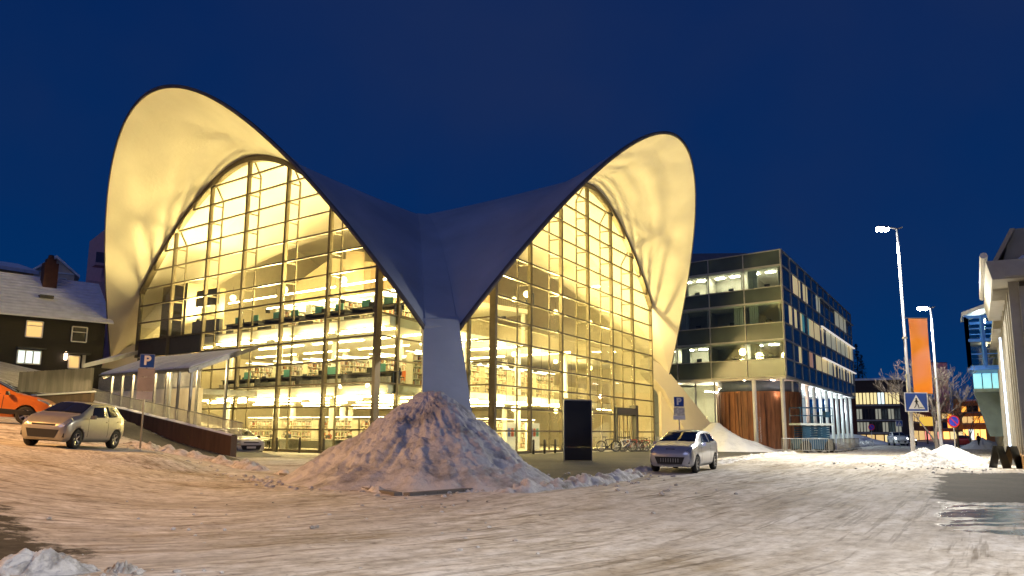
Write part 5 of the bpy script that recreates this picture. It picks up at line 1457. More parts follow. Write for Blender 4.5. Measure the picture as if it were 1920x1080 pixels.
# ------------------------------------------------------------------ glass office block
OK_ = V2(25.9, 78.0); oL = V2(-.730, .683).normalized(); oR = V2(.488, .873).normalized()
onL = V2(-oL.y, oL.x) if -oL.y < 0 else V2(oL.y, -oL.x)
onL = V2(-.683, -.730); onR = V2(.873, -.488)
off = thing('office_block', 'dark glass office block raised on white columns right of the library', 'office block', (OK_.x + 10, OK_.y + 20, 0))
M_OGL = pm('spandrel_glass', (.06, .075, .06), .22, var=.15, sc=.6, spec=.7)
M_OGLB = pm('spandrel_glass_blue', (.03, .05, .055), .10, var=.15, sc=.6, spec=.35, rvar=.25)
M_OFR = pm('aluminium', (.34, .33, .30), .5, metal=.3, var=.06)
M_OWIN = glass('office_glass', (.80, .86, .84), .09)
M_CURT = pm('curtain', (.30, .33, .30), .8, var=.2, stretch=(6, 6, .2), sc=3)
ROWS = [(6.95, 8.65, 0), (8.65, 10.45, 1), (10.45, 12.1, 0), (12.1, 14.15, 1), (14.15, 15.6, 0), (15.6, 17.65, 1), (17.65, 19.15, 0)]
NBL, BWL = 6, 3.9; NBR, BWR = 36, 1.40
def OP(d, n, t, z, o=0.0):
    p = OK_ + d * t + n * o; return Vector((p.x, p.y, z))
# floors, roof, core
far = OK_ + oL * (NBL * BWL) + oR * 50
pl_in = [OK_ - onL * .25 - onR * .25, OK_ + oR * 50.2 - onR * .25, far, OK_ + oL * (NBL * BWL) - onL * .25]
for z in (6.95, 10.25, 13.95, 17.5): MB().prism(pl_in, z, z + .35).ob('floor_slab', M_WHITE, off)
MB().prism(pl_in, 18.7, 19.05).ob('roof_slab', M_DARK, off)
ci = [OK_ - onL * 4.5 - onR * 4.5, OK_ + oR * 46 - onR * 4.5, OK_ + oR * 46 + oL * 20, OK_ + oL * (NBL * BWL) - onL * 4.5]
MB().prism(ci, 7.3, 18.6).ob('core_wall', pm('office_wall', (.50, .49, .45), .7), off)
pn_ = [OK_ + oL * 12 + oR * 6, OK_ + oL * 6 + oR * 10, OK_ + oL * 10 + oR * 22, OK_ + oL * 20 + oR * 20]
MB().prism(pn_, 19.0, 21.6).ob('plant_room', pm('plant_cladding', (.10, .12, .18), .6), off)
# left face
spL = {}
for z0, z1, w in ROWS:
    key = (z1 - z0)
    me_s = MB().box((BWL / 2, 0, (z1 - z0) / 2), (BWL - .07, .06, z1 - z0 - .08))
    ms = me_s.mesh('panel', M_OWIN if w else M_OGL)
    for i in range(NBL):
        p = OP(oL, onL, i * BWL, z0)
        o = bpy.data.objects.new('window_pane' if w else 'panel', ms); link(o, off); o.matrix_basis = Matrix.Translation(p) @ Matrix.Rotation(math.atan2(oL.y, oL.x), 4, 'Z')
for i in range(NBL + 1):
    m_ = MB(); m_.beam(OP(oL, onL, i * BWL, 6.9, .05), OP(oL, onL, i * BWL, 19.2, .05), .09, .14, up=(onL.x, onL.y, 0)); m_.ob('mullion', M_OFR, off)
for z0, z1, w in ROWS + [(19.15, 0, 0)]:
    h_ = .22 if w == 0 and z0 not in (6.95,) else .12
    m_ = MB(); m_.beam(OP(oL, onL, -.1, z0, .07), OP(oL, onL, NBL * BWL, z0, .07), .16, .17 if (z0 in (17.65, 14.15, 10.45)) else .08); m_.ob('ledge', M_OFR, off)
# rooms behind the left face
lit = {(2, 0), (2, 1), (2, 2), (0, 0), (0, 2), (0, 3), (1, 3)}
M_OLIT = em('office_ceiling_light', (1.0, .86, .56), 150.0)
for f_, (z0, z1) in enumerate(((7.3, 10.25), (10.6, 13.95), (14.3, 17.5))):
    for i in range(NBL):
        a = OP(oL, oR, i * BWL + .35, 0, .3); b_ = OP(oL, oR, i * BWL + .35, 0, 4.4)
        m_ = MB(); m_.beam((a.x, a.y, (z0 + z1) / 2), (b_.x, b_.y, (z0 + z1) / 2), .1, z1 - z0); m_.ob('partition', pm('office_wall', (.50, .49, .45), .7), off)
        zz = ROWS[1 + 2 * f_][0]
        if (f_, i) in lit:
            for q in (.9, 2.6):
                p = OP(oL, oR, i * BWL + .6 + q, z1 - .06, 2.0); m_ = MB(); m_.box(p, (.9, .25, .05), math.atan2(oL.y, oL.x)); m_.ob('ceiling_light', M_OLIT, off)
        p = OP(oL, oR, i * BWL + 1.9, zz - .1, .9); m_ = MB(); m_.box((p.x, p.y, zz + .0), (1.6, .7, .08), math.atan2(oL.y, oL.x)); m_.box((p.x + .2, p.y, zz + .3), (.55, .08, .4), math.atan2(oL.y, oL.x)); m_.ob('desk', M_BLACK, off)
        if (f_ + i) % 2 == 0 or f_ == 1:
            for k in range(5):
                p = OP(oL, onL, i * BWL + (.25 if i % 2 else 2.5) + .3 + k * .2, z0, -.45); m_ = MB(); m_.box((p.x, p.y, (z0 + z1) / 2), (.17, .1, z1 - z0 - .05), math.atan2(oL.y, oL.x) + .3 * math.sin(k * 2)); m_.ob('curtain', M_CURT, off)
# right face
rnd = random.Random(5)
M_OL1 = em('office_window_lit', (1.0, .80, .40), .38); M_OL2 = em('office_window_dim', (.75, .72, .50), .28); M_OL3 = em('office_window_teal', (.10, .42, .45), .25)
M_OL4 = em('office_window_peach', (.7, .38, .25), .3)
for r_i, (z0, z1, w) in enumerate(ROWS):
    me_b = MB().box((BWR / 2, 0, (z1 - z0) / 2), (BWR - .06, .06, z1 - z0 - .06))
    mset = {}
    for nm_, mt in (('d', M_OGLB), ('a', M_OL1), ('b', M_OL2), ('t', M_OL3), ('p', M_OL4)): mset[nm_] = me_b.mesh('panel', mt)
    for i in range(NBR):
        k = 'd'
        if w:
            seqs = {5: '....aaa.aa....bb........bbbbbbbb....', 3: '..a.a.at.taaaaa.a.bbbbbbabbbbbbbaaab', 1: '.....a...pp.aaaaaaabb.a.a.b.a.b.a.b.'}[r_i]
            k = seqs[i] if seqs[i] != '.' else 'd'
        p = OP(oR, onR, i * BWR, z0)
        o = bpy.data.objects.new('window_pane' if w else 'panel', mset[k]); link(o, off); o.matrix_basis = Matrix.Translation(p) @ Matrix.Rotation(math.atan2(oR.y, oR.x), 4, 'Z')
for i in range(0, NBR + 1, 3):
    m_ = MB(); m_.beam(OP(oR, onR, i * BWR, 6.9, .05), OP(oR, onR, i * BWR, 19.2, .05), .08, .12, up=(onR.x, onR.y, 0)); m_.ob('mullion', M_OFR, off)
for z0, z1, w in ROWS + [(19.15, 0, 0)]:
    m_ = MB(); m_.beam(OP(oR, onR, .0, z0, .06), OP(oR, onR, 50.4, z0, .06), .12, .12); m_.ob('ledge', M_OFR, off)
M_LED = em('led_line', (1, .92, .84), .6)
for z in (17.5, 14.05, 10.35):
    m_ = MB(); m_.beam(OP(oR, onR, 21, z, .3), OP(oR, onR, 50.4, z, .3), .2, .14); m_.ob('light_fin', M_LED if z < 15 else M_OFR, off)
# open ground floor: soffit, columns, timber drum, glazing
MB().prism([OK_ - onL * .05 - onR * .05, OK_ + oR * 50.3 - onR * .05, OK_ + oR * 50 + oL * 12, OK_ + oL * 12 - onL * .05], 6.72, 6.94).ob('soffit', pm('pale_soffit', (.74, .70, .66), .6, var=.03), off)
for i in range(12):
    p = OP(oR, onR, .6 + i * 4.35, 0, -.5); m_ = MB(); m_.lathe([(.20, 0.1), (.20, 6.72)], 14, (p.x, p.y, 0)); m_.ob('column', M_WHITE, off, True)
p = OP(oL, onL, 3.6, 0, -.6); m_ = MB(); m_.lathe([(.2, .1), (.2, 6.72)], 14, (p.x, p.y, 0)); m_.ob('column', M_WHITE, off, True)
M_WOOD = pm('larch_plank', (.24, .095, .038), .6, var=.35, sc=3, stretch=(2, 2, .25), rvar=.22, bump=.15)
dc = OK_ + oL * 4.2 + oR * 5.4
for k in range(60):
    a0 = math.atan2(-1, -.35) - 1.75 + k * .055; a1 = a0 + .0535
    r0 = 4.1 + (.05 if k % 3 == 0 else .0) + .03 * math.sin(k * 1.9)
    p, q = dc + V2(math.cos(a0), math.sin(a0)) * r0, dc + V2(math.cos(a1), math.sin(a1)) * r0
    m_ = MB(); m_.hexa([(p.x, p.y, .1), (q.x, q.y, .1), (q.x * .97 + dc.x * .03, q.y * .97 + dc.y * .03, .1), (p.x * .97 + dc.x * .03, p.y * .97 + dc.y * .03, .1), (p.x, p.y, 5.7), (q.x, q.y, 5.7), (q.x * .97 + dc.x * .03, q.y * .97 + dc.y * .03, 5.7), (p.x * .97 + dc.x * .03, p.y * .97 + dc.y * .03, 5.7)])
    m_.ob('plank', M_WOOD, off)
m_ = MB()
for k in range(11):
    a0 = math.atan2(-1, -.35) - 1.7 + k * .32; p = dc + V2(math.cos(a0), math.sin(a0)) * 4.16; a1 = a0 + (.05 if k % 2 else -.04); q = dc + V2(math.cos(a1), math.sin(a1)) * 4.22
    m_.beam((p.x, p.y, .1), (q.x, q.y, 5.5), .07, .05)
m_.ob('batten', pm('dark_batten', (.10, .04, .02), .7), off)
m_ = MB(); m_.lathe([(4.0, 5.7), (4.0, 6.72)], 48, (dc.x, dc.y, 0)); m_.ob('clerestory', pm('clerestory_glass', (.12, .15, .22), .1), off, True)
for i in range(5):     # glazed lobby beside the drum
    for z0, z1 in ((.2, 2.6), (2.6, 6.7)):
        a, b_ = OP(oL, onL, 8.4 + i * 2.2, z0, -1.4), OP(oL, onL, 8.4 + (i + .96) * 2.2, z1, -1.4)
        m_ = MB(); m_.hexa([(a.x, a.y, z0 + .05), (b_.x, b_.y, z0 + .05), (b_.x + .02, b_.y + .05, z0 + .05), (a.x + .02, a.y + .05, z0 + .05), (a.x, a.y, z1 - .05), (b_.x, b_.y, z1 - .05), (b_.x + .02, b_.y + .05, z1 - .05), (a.x + .02, a.y + .05, z1 - .05)]); m_.ob('lobby_pane', M_OWIN, off)
    a = OP(oL, onL, 8.35 + i * 2.2, 0, -1.4); m_ = MB(); m_.beam((a.x, a.y, .1), (a.x, a.y, 6.7), .14, .14); m_.ob('mullion', M_OFR, off)
a, b_ = OP(oL, onL, 8.4, 0, -1.4), OP(oL, onL, 19.5, 0, -1.4); m_ = MB(); m_.beam((a.x, a.y, 2.6), (b_.x, b_.y, 2.6), .16, .12); m_.ob('ledge', M_OFR, off)
q0, q1 = OP(oL, onL, 7.4, 0, -8), OP(oL, onL, 24, 0, -8); m_ = MB(); m_.prism([V2(q0.x, q0.y), V2(q1.x, q1.y), V2(q1.x, q1.y) + V2(.2, .3), V2(q0.x, q0.y) + V2(.2, .3)], .1, 6.7); m_.ob('lobby_wall', M_CREAM, off)
for t in (10.5, 14.5):
    p = OP(oL, onL, t, 5.9, -4.5); m_ = MB(); m_.box(p, (1.8, .3, .08), .7); m_.ob('ceiling_light', M_OLIT, off)
q0, q1 = OP(oR, onR, 15, 0, -6.5), OP(oR, onR, 50, 0, -6.5)
m_ = MB(); m_.prism([V2(q0.x, q0.y), V2(q1.x, q1.y), V2(q1.x, q1.y) - onR * .3, V2(q0.x, q0.y) - onR * .3], .1, 6.7); m_.ob('shop_wall', pm('shop_wall', (.36, .40, .42), .6), off)
M_SHOP = em('shop_window', (.62, .95, 1.0), 1.5)
for i in range(8):
    a, b_ = OP(oR, onR, 16 + i * 3.2, 0, -6.44), OP(oR, onR, 18.7 + i * 3.2, 0, -6.44)
    m_ = MB(); m_.hexa([(a.x, a.y, .6), (b_.x, b_.y, .6), (b_.x + .06, b_.y - .03, .6), (a.x + .06, a.y - .03, .6), (a.x, a.y, 3.4 + .8 * (i % 2)), (b_.x, b_.y, 3.4 + .8 * (i % 2)), (b_.x + .06, b_.y - .03, 3.4 + .8 * (i % 2)), (a.x + .06, a.y - .03, 3.4 + .8 * (i % 2))]); m_.ob('shop_window', M_SHOP if i % 3 != 2 else M_DIMW, off)
# downlights under the soffit
M_DL1 = em('downlight_warm', (1, .80, .66), 30); M_DL2 = em('downlight_cool', (.80, .92, 1), 30)
for i in range(12):
    for dep in (-1.6, -4.2):
        t = 1.2 + i * 4.1; p = OP(oR, onR, t, 6.70, dep); m_ = MB(); m_.lathe([(0, 0), (.11, 0), (.11, -.03), (0, -.03)], 12, p); m_.ob('downlight', M_DL1 if i < 4 else M_DL2, off)
    if i % 2 == 0:
        l = bpy.data.lights.new('downlight', 'POINT'); l.energy = 260 if i < 4 else 600; l.color = (1, .72, .55) if i < 4 else (.80, .93, 1.0); l.shadow_soft_size = .25
        lo = bpy.data.objects.new('downlight_lamp', l); p = OP(oR, onR, 1.2 + i * 4.1 + 2.0, 5.4, -1.6); lo.location = p; COL.objects.link(lo)
for t in (2.0, 5.0):
    p = OP(oL, onL, t, 6.70, -1.6); m_ = MB(); m_.lathe([(0, 0), (.11, 0), (.11, -.03), (0, -.03)], 12, p); m_.ob('downlight', M_DL1, off)

# ------------------------------------------------------------------ work site: lift and barriers
lp = at(1524, 842, 72.5); lz = terrain(lp.x, lp.y)
sl = thing('scissor_lift', 'folded dark blue scissor lift behind barriers under the office block', 'scissor lift', (lp.x, lp.y, lz), .25)
sl.scale = (1.2, 1.2, 1.2)
M_LB = pm('lift_blue', (.010, .055, .11), .4, var=.2)
m_ = MB(); m_.box((0, 0, .62), (2.6, 1.3, .7)); m_.box((0, -.66, .45), (2.3, .06, .4)); lob(m_, 'chassis', M_LB, sl)
for x in (-.95, .95):
    for y in (-.62, .62):
        w = MB(); w.lathe([(.18, -.12), (.40, -.13), (.43, 0), (.40, .13), (.18, .12)], 18, (x, y, .43), axis='Y'); lob(w, 'wheel', M_TYRE, sl, True)
for k in range(5):
    m_ = MB(); z = 1.05 + k * .17; m_.beam((-1.1, -.5, z), (1.1, -.5, z + .14), .06, .1); m_.beam((-1.1, -.5, z + .14), (1.1, -.5, z), .06, .1); m_.beam((-1.1, .5, z), (1.1, .5, z + .14), .06, .1); lob(m_, 'scissor_arm', M_LB, sl)
m_ = MB(); m_.box((0, 0, 2.0), (2.75, 1.45, .14)); lob(m_, 'platform', pm('lift_platform', (.45, .5, .5), .5), sl)
for x in (-1.3, -.4, .5, 1.3):
    for y in (-.68, .68):
        m_ = MB(); m_.tube([(x, y, 2.05), (x, y, 3.2)], .03, 6); lob(m_, 'guard_post', M_LB, sl)
m_ = MB()
for z in (2.62, 3.18):
    m_.tube([(-1.3, -.68, z), (1.3, -.68, z), (1.3, .68, z), (-1.3, .68, z), (-1.3, -.68, z)], .03, 6)
lob(m_, 'guard_rail', M_LB, sl)
m_ = MB(); m_.box((.9, -.55, 2.7), (.35, .3, .4)); lob(m_, 'control_box', M_LB, sl)
def barrier_proto():
    root = thing('barrier', 'x', 'barrier')
    m_ = MB(); m_.tube([(-1.2, 0, .08), (-1.2, 0, 1.15), (1.2, 0, 1.15), (1.2, 0, .08)], .03, 6); m_.beam((-1.2, 0, .2), (1.2, 0, .2), .04, .04); lob(m_, 'frame', M_STEEL, root)
    m_ = MB()
    for k in range(11): m_.beam((-1.0 + k * .2, 0, .2), (-1.0 + k * .2, 0, 1.15), .02, .02)
    lob(m_, 'bars', M_STEEL, root)
    for x in (-.9, .9):
        m_ = MB(); m_.box((x, 0, .04), (.08, .6, .05)); lob(m_, 'foot', M_BLACK, root)
    return root
BR = barrier_proto(); pts = [(1492, 845, 69.0), (1530, 845, 69.4), (1560, 844, 71.5), (1576, 843, 75), (1589, 841, 79), (1599, 839.5, 84), (1607, 838, 89)]
ordn = ['leftmost steel barrier in front of the timber drum', 'steel barrier in front of the scissor lift', 'steel barrier at the right side of the scissor lift', 'fourth steel barrier from the left along the work site', 'fifth steel barrier from the left along the work site', 'second last steel barrier along the work site', 'last steel barrier at the far end of the work site']
for i, (x, y, Y) in enumerate(pts):
    o = BR if i == 0 else copy_tree(BR); q = at(x, y, Y); o.location = (q.x, q.y, terrain(q.x, q.y) + .02); o.rotation_euler = (0, 0, .2 if i < 2 else 1.0); tag(o, ordn[i], 'barrier', 'steel barriers round the work site')

# ------------------------------------------------------------------ street lamps, signs, banners on the right
M_POLE = pm('lamp_pole', (.34, .34, .36), .4, metal=.7, var=.1)
M_LAMP = em('lamp_led', (1.0, .97, .86), 150.0)
def street_lamp(label, x, y, h, arm, rz, power, col=(1.0, .93, .80), emat=None, group=None, name='street_lamp', cone=150, tilt=22):
    z = terrain(x, y); root = thing(name, label, 'street lamp', (x, y, z), rz, group)
    m_ = MB(); m_.tube([(0, 0, -.3), (0, 0, h * .36), (0, 0, h * .365), (0, 0, h)], [.13, .115, .085, .06], 12); lob(m_, 'pole', M_POLE, root, True)
    for zz in (h * .36, h * .20, h * .52):
        m_ = MB(); m_.lathe([(.14, zz - .05), (.14, zz + .05)], 12); lob(m_, 'collar', M_POLE, root)
    m_ = MB(); m_.tube([(.35, 0, h + .12), (0, 0, h), (-arm * .5, 0, h + .05), (-arm, 0, h + .06)], .045, 8); lob(m_, 'arm', M_POLE, root)
    m_ = MB(); m_.hexa([(-arm - .75, -.16, h + .02), (-arm + .05, -.12, h + .02), (-arm + .05, .12, h + .02), (-arm - .75, .16, h + .02), (-arm - .7, -.12, h + .12), (-arm, -.09, h + .14), (-arm, .09, h + .14), (-arm - .7, .12, h + .12)]); hd_ = lob(m_, 'lamp_head', M_POLE, root)
    m_ = MB(); m_.hexa([(-arm - .70, -.16, h - .16), (-arm - .10, -.14, h - .16), (-arm - .10, .14, h - .16), (-arm - .70, .16, h - .16), (-arm - .72, -.15, h + .015), (-arm, -.11, h + .015), (-arm, .11, h + .015), (-arm - .72, .15, h + .015)]); lob(m_, 'lamp_panel', emat or M_LAMP, hd_)
    l = bpy.data.lights.new('street_light', 'SPOT'); l.energy = power; l.color = col; l.spot_size = R(cone); l.spot_blend = .45; l.shadow_soft_size = .18
    lo = bpy.data.objects.new('street_light', l); lo.rotation_euler = (0, R(tilt), 0); lo.location = (-arm - .38, 0, h - .36); local(lo, root)
    return root
street_lamp('tall street lamp with a blinding white head beside the orange banner', 22.95, 47.9, 13.6, .55, .15, 20000, cone=152, tilt=14)
street_lamp('second, shorter lit street lamp further along the right pavement', 31.2, 60.8, 10.9, .25, .15, 9000, cone=146, tilt=3)
# banner on the near lamp
def banner(label, x, y, z0, z1, w, mat, rz, dx):
    root = thing('banner', label, 'banner', (x, y, z0), rz)
    m_ = MB(); vs = []
    for i in range(13):
        zz = (z1 - z0) * i / 12
        for j in range(7): vs.append((dx + w * j / 6, .03 * math.sin(i * .6 + j * .5), zz))
    fs = [(i * 7 + j, i * 7 + j + 1, (i + 1) * 7 + j + 1, (i + 1) * 7 + j) for i in range(12) for j in range(6)]
    m_.add(vs, fs); m_.add([(v[0], v[1] + .01, v[2]) for v in vs], [f[::-1] for f in fs]); lob(m_, 'cloth', mat, root, True)
    for zz in (z1 - z0 + .02, -.02):
        m_ = MB(); m_.tube([(0, 0, zz), (dx + w + .05, 0, zz)], .025, 6); lob(m_, 'rod', M_BLACK, root)
    return root
def banner_mat(name, c1, c2, e_=0.0):
    m = pm(name, c1, .8, var=.1); nt = m.node_tree; b_ = nt.nodes['Principled BSDF']
    t = nt.nodes.new('ShaderNodeTexCoord'); n = nt.nodes.new('ShaderNodeTexNoise'); n.inputs['Scale'].default_value = .55; n.inputs['Detail'].default_value = 1
    r = nt.nodes.new('ShaderNodeValToRGB'); r.color_ramp.elements[0].position = .42; r.color_ramp.elements[0].color = (*c1, 1); r.color_ramp.elements[1].position = .60; r.color_ramp.elements[1].color = (*c2, 1)
    nt.links.new(t.outputs['Object'], n.inputs['Vector']); nt.links.new(n.outputs['Fac'], r.inputs['Fac']); nt.links.new(r.outputs[0], b_.inputs['Base Color'])
    tl = nt.nodes.new('ShaderNodeBsdfTranslucent'); ms = nt.nodes.new('ShaderNodeMixShader'); ms.inputs[0].default_value = .5; out_ = [q for q in nt.nodes if q.type == 'OUTPUT_MATERIAL'][0]
    nt.links.new(r.outputs[0], tl.inputs[0]); nt.links.new(b_.outputs[0], ms.inputs[1]); nt.links.new(tl.outputs[0], ms.inputs[2]); nt.links.new(ms.outputs[0], out_.inputs['Surface'])
    return m
zb_ = at(1720, 738, 47.9).z; zt_ = at(1720, 598, 47.9).z
banner('tall orange and pink banner hanging on the nearest lamp post', 22.95, 47.75, zb_, zt_, 1.05, banner_mat('banner_orange', (1.0, .50, .07), (1.0, .55, .32)), -.05, .22)
b2 = at(1752, 770, 92); banner('faded pink and purple banner behind the bare tree', b2.x, 92, at(1760, 772, 92).z, at(1760, 680, 92).z, 1.7, banner_mat('banner_pink', (.75, .42, .36), (.45, .16, .38)), 0, .1)
b3 = at(1789, 800, 98); banner('small orange banner beyond the no-stopping sign', b3.x, 98, at(1790, 806, 98).z, at(1790, 748, 98).z, .9, banner_mat('banner_small', (.80, .32, .08), (.6, .3, .2)), 0, .1)
for q, Y, hh in (((1752, 806), 92, 10.6), ((1789, 806), 98, 7.0)):
    g_ = at(q[0], q[1], Y); root = thing('flag_pole', 'slim pole carrying the %s banner' % ('pink and purple' if Y == 92 else 'small orange'), 'pole', (g_.x, Y + .05, terrain(g_.x, Y)))
    m_ = MB(); m_.tube([(0, 0, -.2), (0, 0, hh)], [.08, .05], 8); lob(m_, 'pole', M_POLE, root, True)
    m_ = MB(); m_.lathe([(0, hh + .12), (.08, hh + .04), (.08, hh - .04)], 8); lob(m_, 'cap', M_POLE, root)
# crossing signs
def crossing_sign(label, x, y, zc, w, rz, post=None):
    root = thing('crossing_sign', label, 'sign', (x, y, zc), rz)
    m_ = MB(); m_.box((0, 0, 0), (w, .03, w * .86)); lob(m_, 'plate', M_SWHITE, root)
    m_ = MB(); m_.box((0, -.02, 0), (w * .92, .012, w * .78)); bl = lob(m_, 'blue_field', M_BLUE, root)
    h = w * .36
    m_ = MB(); m_.extr([(-h * .98, -.030, -h * .86), (h * .98, -.030, -h * .86), (0, -.030, h * .92)], (0, .006, 0)); lob(m_, 'triangle', M_SWHITE, bl)
    s = w * .36; m_ = MB(); y_ = -.036
    def limb(a, b_, r_): m_.beam((a[0] * s, y_, a[1] * s), (b_[0] * s, y_, b_[1] * s), r_ * s, .006, up=(0, 1, 0))
    m_.lathe([(.1 * s, -.003), (.1 * s, .003)], 12, (.0, y_, .40 * s), axis='Y')
    limb((0, .30), (.0, -.12), .24); limb((.02, -.08), (.2, -.42), .11); limb((.2, -.42), (.26, -.76), .10); limb((-.03, -.08), (-.10, -.44), .11); limb((-.10, -.44), (-.30, -.72), .10); limb((.02, .24), (.22, .0), .08); limb((-.02, .24), (-.22, .02), .08)
    for k in (0, 1, 2): limb((.38 + k * .16, -.74 + 0), (.46 + k * .14, -.60 + 0), .07)
    lob(m_, 'walking_figure', M_BLACK, bl)
    m_ = MB(); m_.tube([(-.02, .1, -(post if post else w * .5)), (-.02, .1, w * .45)], .03, 8); lob(m_, 'bracket', M_POLE, root)
    return root
cs = at(1718, 754, 47.6); crossing_sign('blue pedestrian crossing sign on the nearest lamp post under the orange banner', cs.x, 47.6, cs.z, 1.28, -.1)
cs = at(1686, 794, 100); crossing_sign('small far pedestrian crossing sign above the white van', cs.x, 100, cs.z, .8, 0, cs.z)
def round_sign(label, px, py, Y, r_, base=None):
    c = at(px, py, Y); z = terrain(c.x, Y); root = thing('no_stopping_sign', label, 'sign', (c.x, Y, z)); h = c.z - z
    m_ = MB(); m_.tube([(0, .06, -.1), (0, .06, h + r_)], .04, 8); lob(m_, 'post', M_POLE, root)
    m_ = MB(); m_.lathe([(0, -.02), (r_, -.02), (r_, .01), (0, .01)], 28, (0, 0, h), axis='Y'); pl_ = lob(m_, 'red_ring', pm('sign_red', (.55, .02, .02), .35), root)
    m_ = MB(); m_.lathe([(0, -.03), (r_ * .78, -.03), (r_ * .78, -.021), (0, -.021)], 28, (0, 0, h), axis='Y'); lob(m_, 'blue_disc', pm('sign_blue2', (.02, .04, .45), .35), pl_)
    m_ = MB(); m_.beam((-r_ * .6, -.036, h + r_ * .6), (r_ * .6, -.036, h - r_ * .6), r_ * .18, .008, up=(0, 1, 0)); lob(m_, 'red_bar', pm('sign_red', (.55, .02, .02), .35), pl_)
round_sign('round blue and red no-stopping sign on the right pavement', 1788, 790, 59.0, .42)
round_sign('far round no-stopping sign at the end of the work site', 1634, 801, 104, .40)
# bare trees
def bare_tree(label, x, y, h, seed, spread=1.0, depth=5):
    rnd = random.Random(seed); root = thing('bare_tree', label, 'tree', (x, y, terrain(x, y)))
    tr, cw = MB(), MB()
    def grow(p, d, ln, r, k):
        n = 3; pts = [p]; rs = [r]
        for i in range(n):
            d = (d + Vector((rnd.gauss(0, .10), rnd.gauss(0, .10), rnd.gauss(.03, .05)))).normalized(); p = p + d * (ln / n); pts.append(p); rs.append(r * (1 - .45 * (i + 1) / n))
        (tr if k <= 0 else cw).tube(pts, rs, 7 if k < 2 else 4, cap=k < 2)
        if k >= depth: return
        for c in range(3 if k < 3 else rnd.choice((2, 3))):
            a = rnd.uniform(0, 6.28); s = Vector((math.cos(a), math.sin(a), 0)) * rnd.uniform(.45, .95) * spread
            q = pts[rnd.choice((1, 2, 3))] if c else pts[-1]
            grow(q, (d + s + Vector((0, 0, .15))).normalized(), ln * rnd.uniform(.62, .82), max(rs[-1] * .85, .012), k + 1)
    grow(Vector((0, 0, -.2)), Vector((.02, 0, 1)), h * .30, h * .018, 0)
    M_BARK = pm('frosty_bark', (.09, .075, .068), .8, var=.3, sc=5)
    lob(tr, 'trunk', M_BARK, root, True); lob(cw, 'crown', M_BARK, root, True)
bare_tree('bare frosty tree behind the orange banner', 32.4, 63.8, 9.6, 4, 1.0, 7)
bare_tree('second bare tree further along the right pavement', 43.8, 82.0, 8.2, 9, 1.0, 7)
bare_tree('far bare tree between the banners', 56.5, 103, 7.5, 21, 1.0, 5)

# ------------------------------------------------------------------ grey building on the right
RB = V2(23.75, 38.0); rd = V2(.488, .873).normalized(); rn = V2(-.873, .488); rx_ = V2(.873, -.488)
rb = thing('grey_building', 'grey panelled building with deep eaves and snow on its lower roof at the right edge', 'building', (RB.x + 8, RB.y + 20, 0))
M_GP = pm('grey_panel', (.30, .28, .225), .6, var=.12, sc=1.2, rvar=.1, bump=.1)
M_GP2 = pm('pale_pilaster', (.36, .345, .30), .5, var=.08)
def QP(t, z, o=0.0): p = RB + rd * t + rn * o; return Vector((p.x, p.y, z))
def QF(t, z, o=0.0): p = RB + rx_ * t - rd * o; return Vector((p.x, p.y, z))
m_ = MB(); m_.prism([RB, RB + rd * 78, RB + rd * 78 + rx_ * 14, RB + rx_ * 14], 0, 10.6); m_.ob('wall', pm('wall_core', (.10, .095, .085), .7), rb)
for i in range(30):
    t0 = .25 + i * 2.6
    for z0, z1 in ((.9, 3.6), (3.75, 6.4), (6.55, 9.3)):
        m_ = MB(); a, b_ = QP(t0, 0, .03), QP(t0 + 2.1, 0, .03)
        m_.hexa([(a.x, a.y, z0), (b_.x, b_.y, z0), (b_.x + rn.x * .12, b_.y + rn.y * .12, z0), (a.x + rn.x * .12, a.y + rn.y * .12, z0), (a.x, a.y, z1), (b_.x, b_.y, z1), (b_.x + rn.x * .12, b_.y + rn.y * .12, z1), (a.x + rn.x * .12, a.y + rn.y * .12, z1)]); m_.ob('panel', M_GP, rb)
    m_ = MB(); m_.beam(QP(t0 - .25, .2, .25), QP(t0 - .25, 10.0, .25), .26, .42, up=(rn.x, rn.y, 0)); m_.ob('pilaster', M_GP2, rb)
for t in (0.2, 2.6, 4.2, 7.4):
    m_ = MB(); m_.beam(QF(t, .2, .2), QF(t, 9.6, .2), .5, .4, up=(rd.x, rd.y, 0)); m_.ob('pilaster', M_GP2, rb)
for z0, z1 in ((1.0, 3.2), (4.0, 6.2), (6.9, 9.2)):
    for t0, t1 in ((.7, 2.2), (2.9, 3.9)):
        a, b_ = QF(t0, 0, .05), QF(t1, 0, .05); m_ = MB(); m_.hexa([(a.x, a.y, z0), (b_.x, b_.y, z0), (b_.x - rd.x * .1, b_.y - rd.y * .1, z0), (a.x - rd.x * .1, a.y - rd.y * .1, z0), (a.x, a.y, z1), (b_.x, b_.y, z1), (b_.x - rd.x * .1, b_.y - rd.y * .1, z1), (a.x - rd.x * .1, a.y - rd.y * .1, z1)])
        m_.ob('window', em('window_amber', (1.0, .45, .05), .9) if z0 > 6 else M_DIMW, rb)
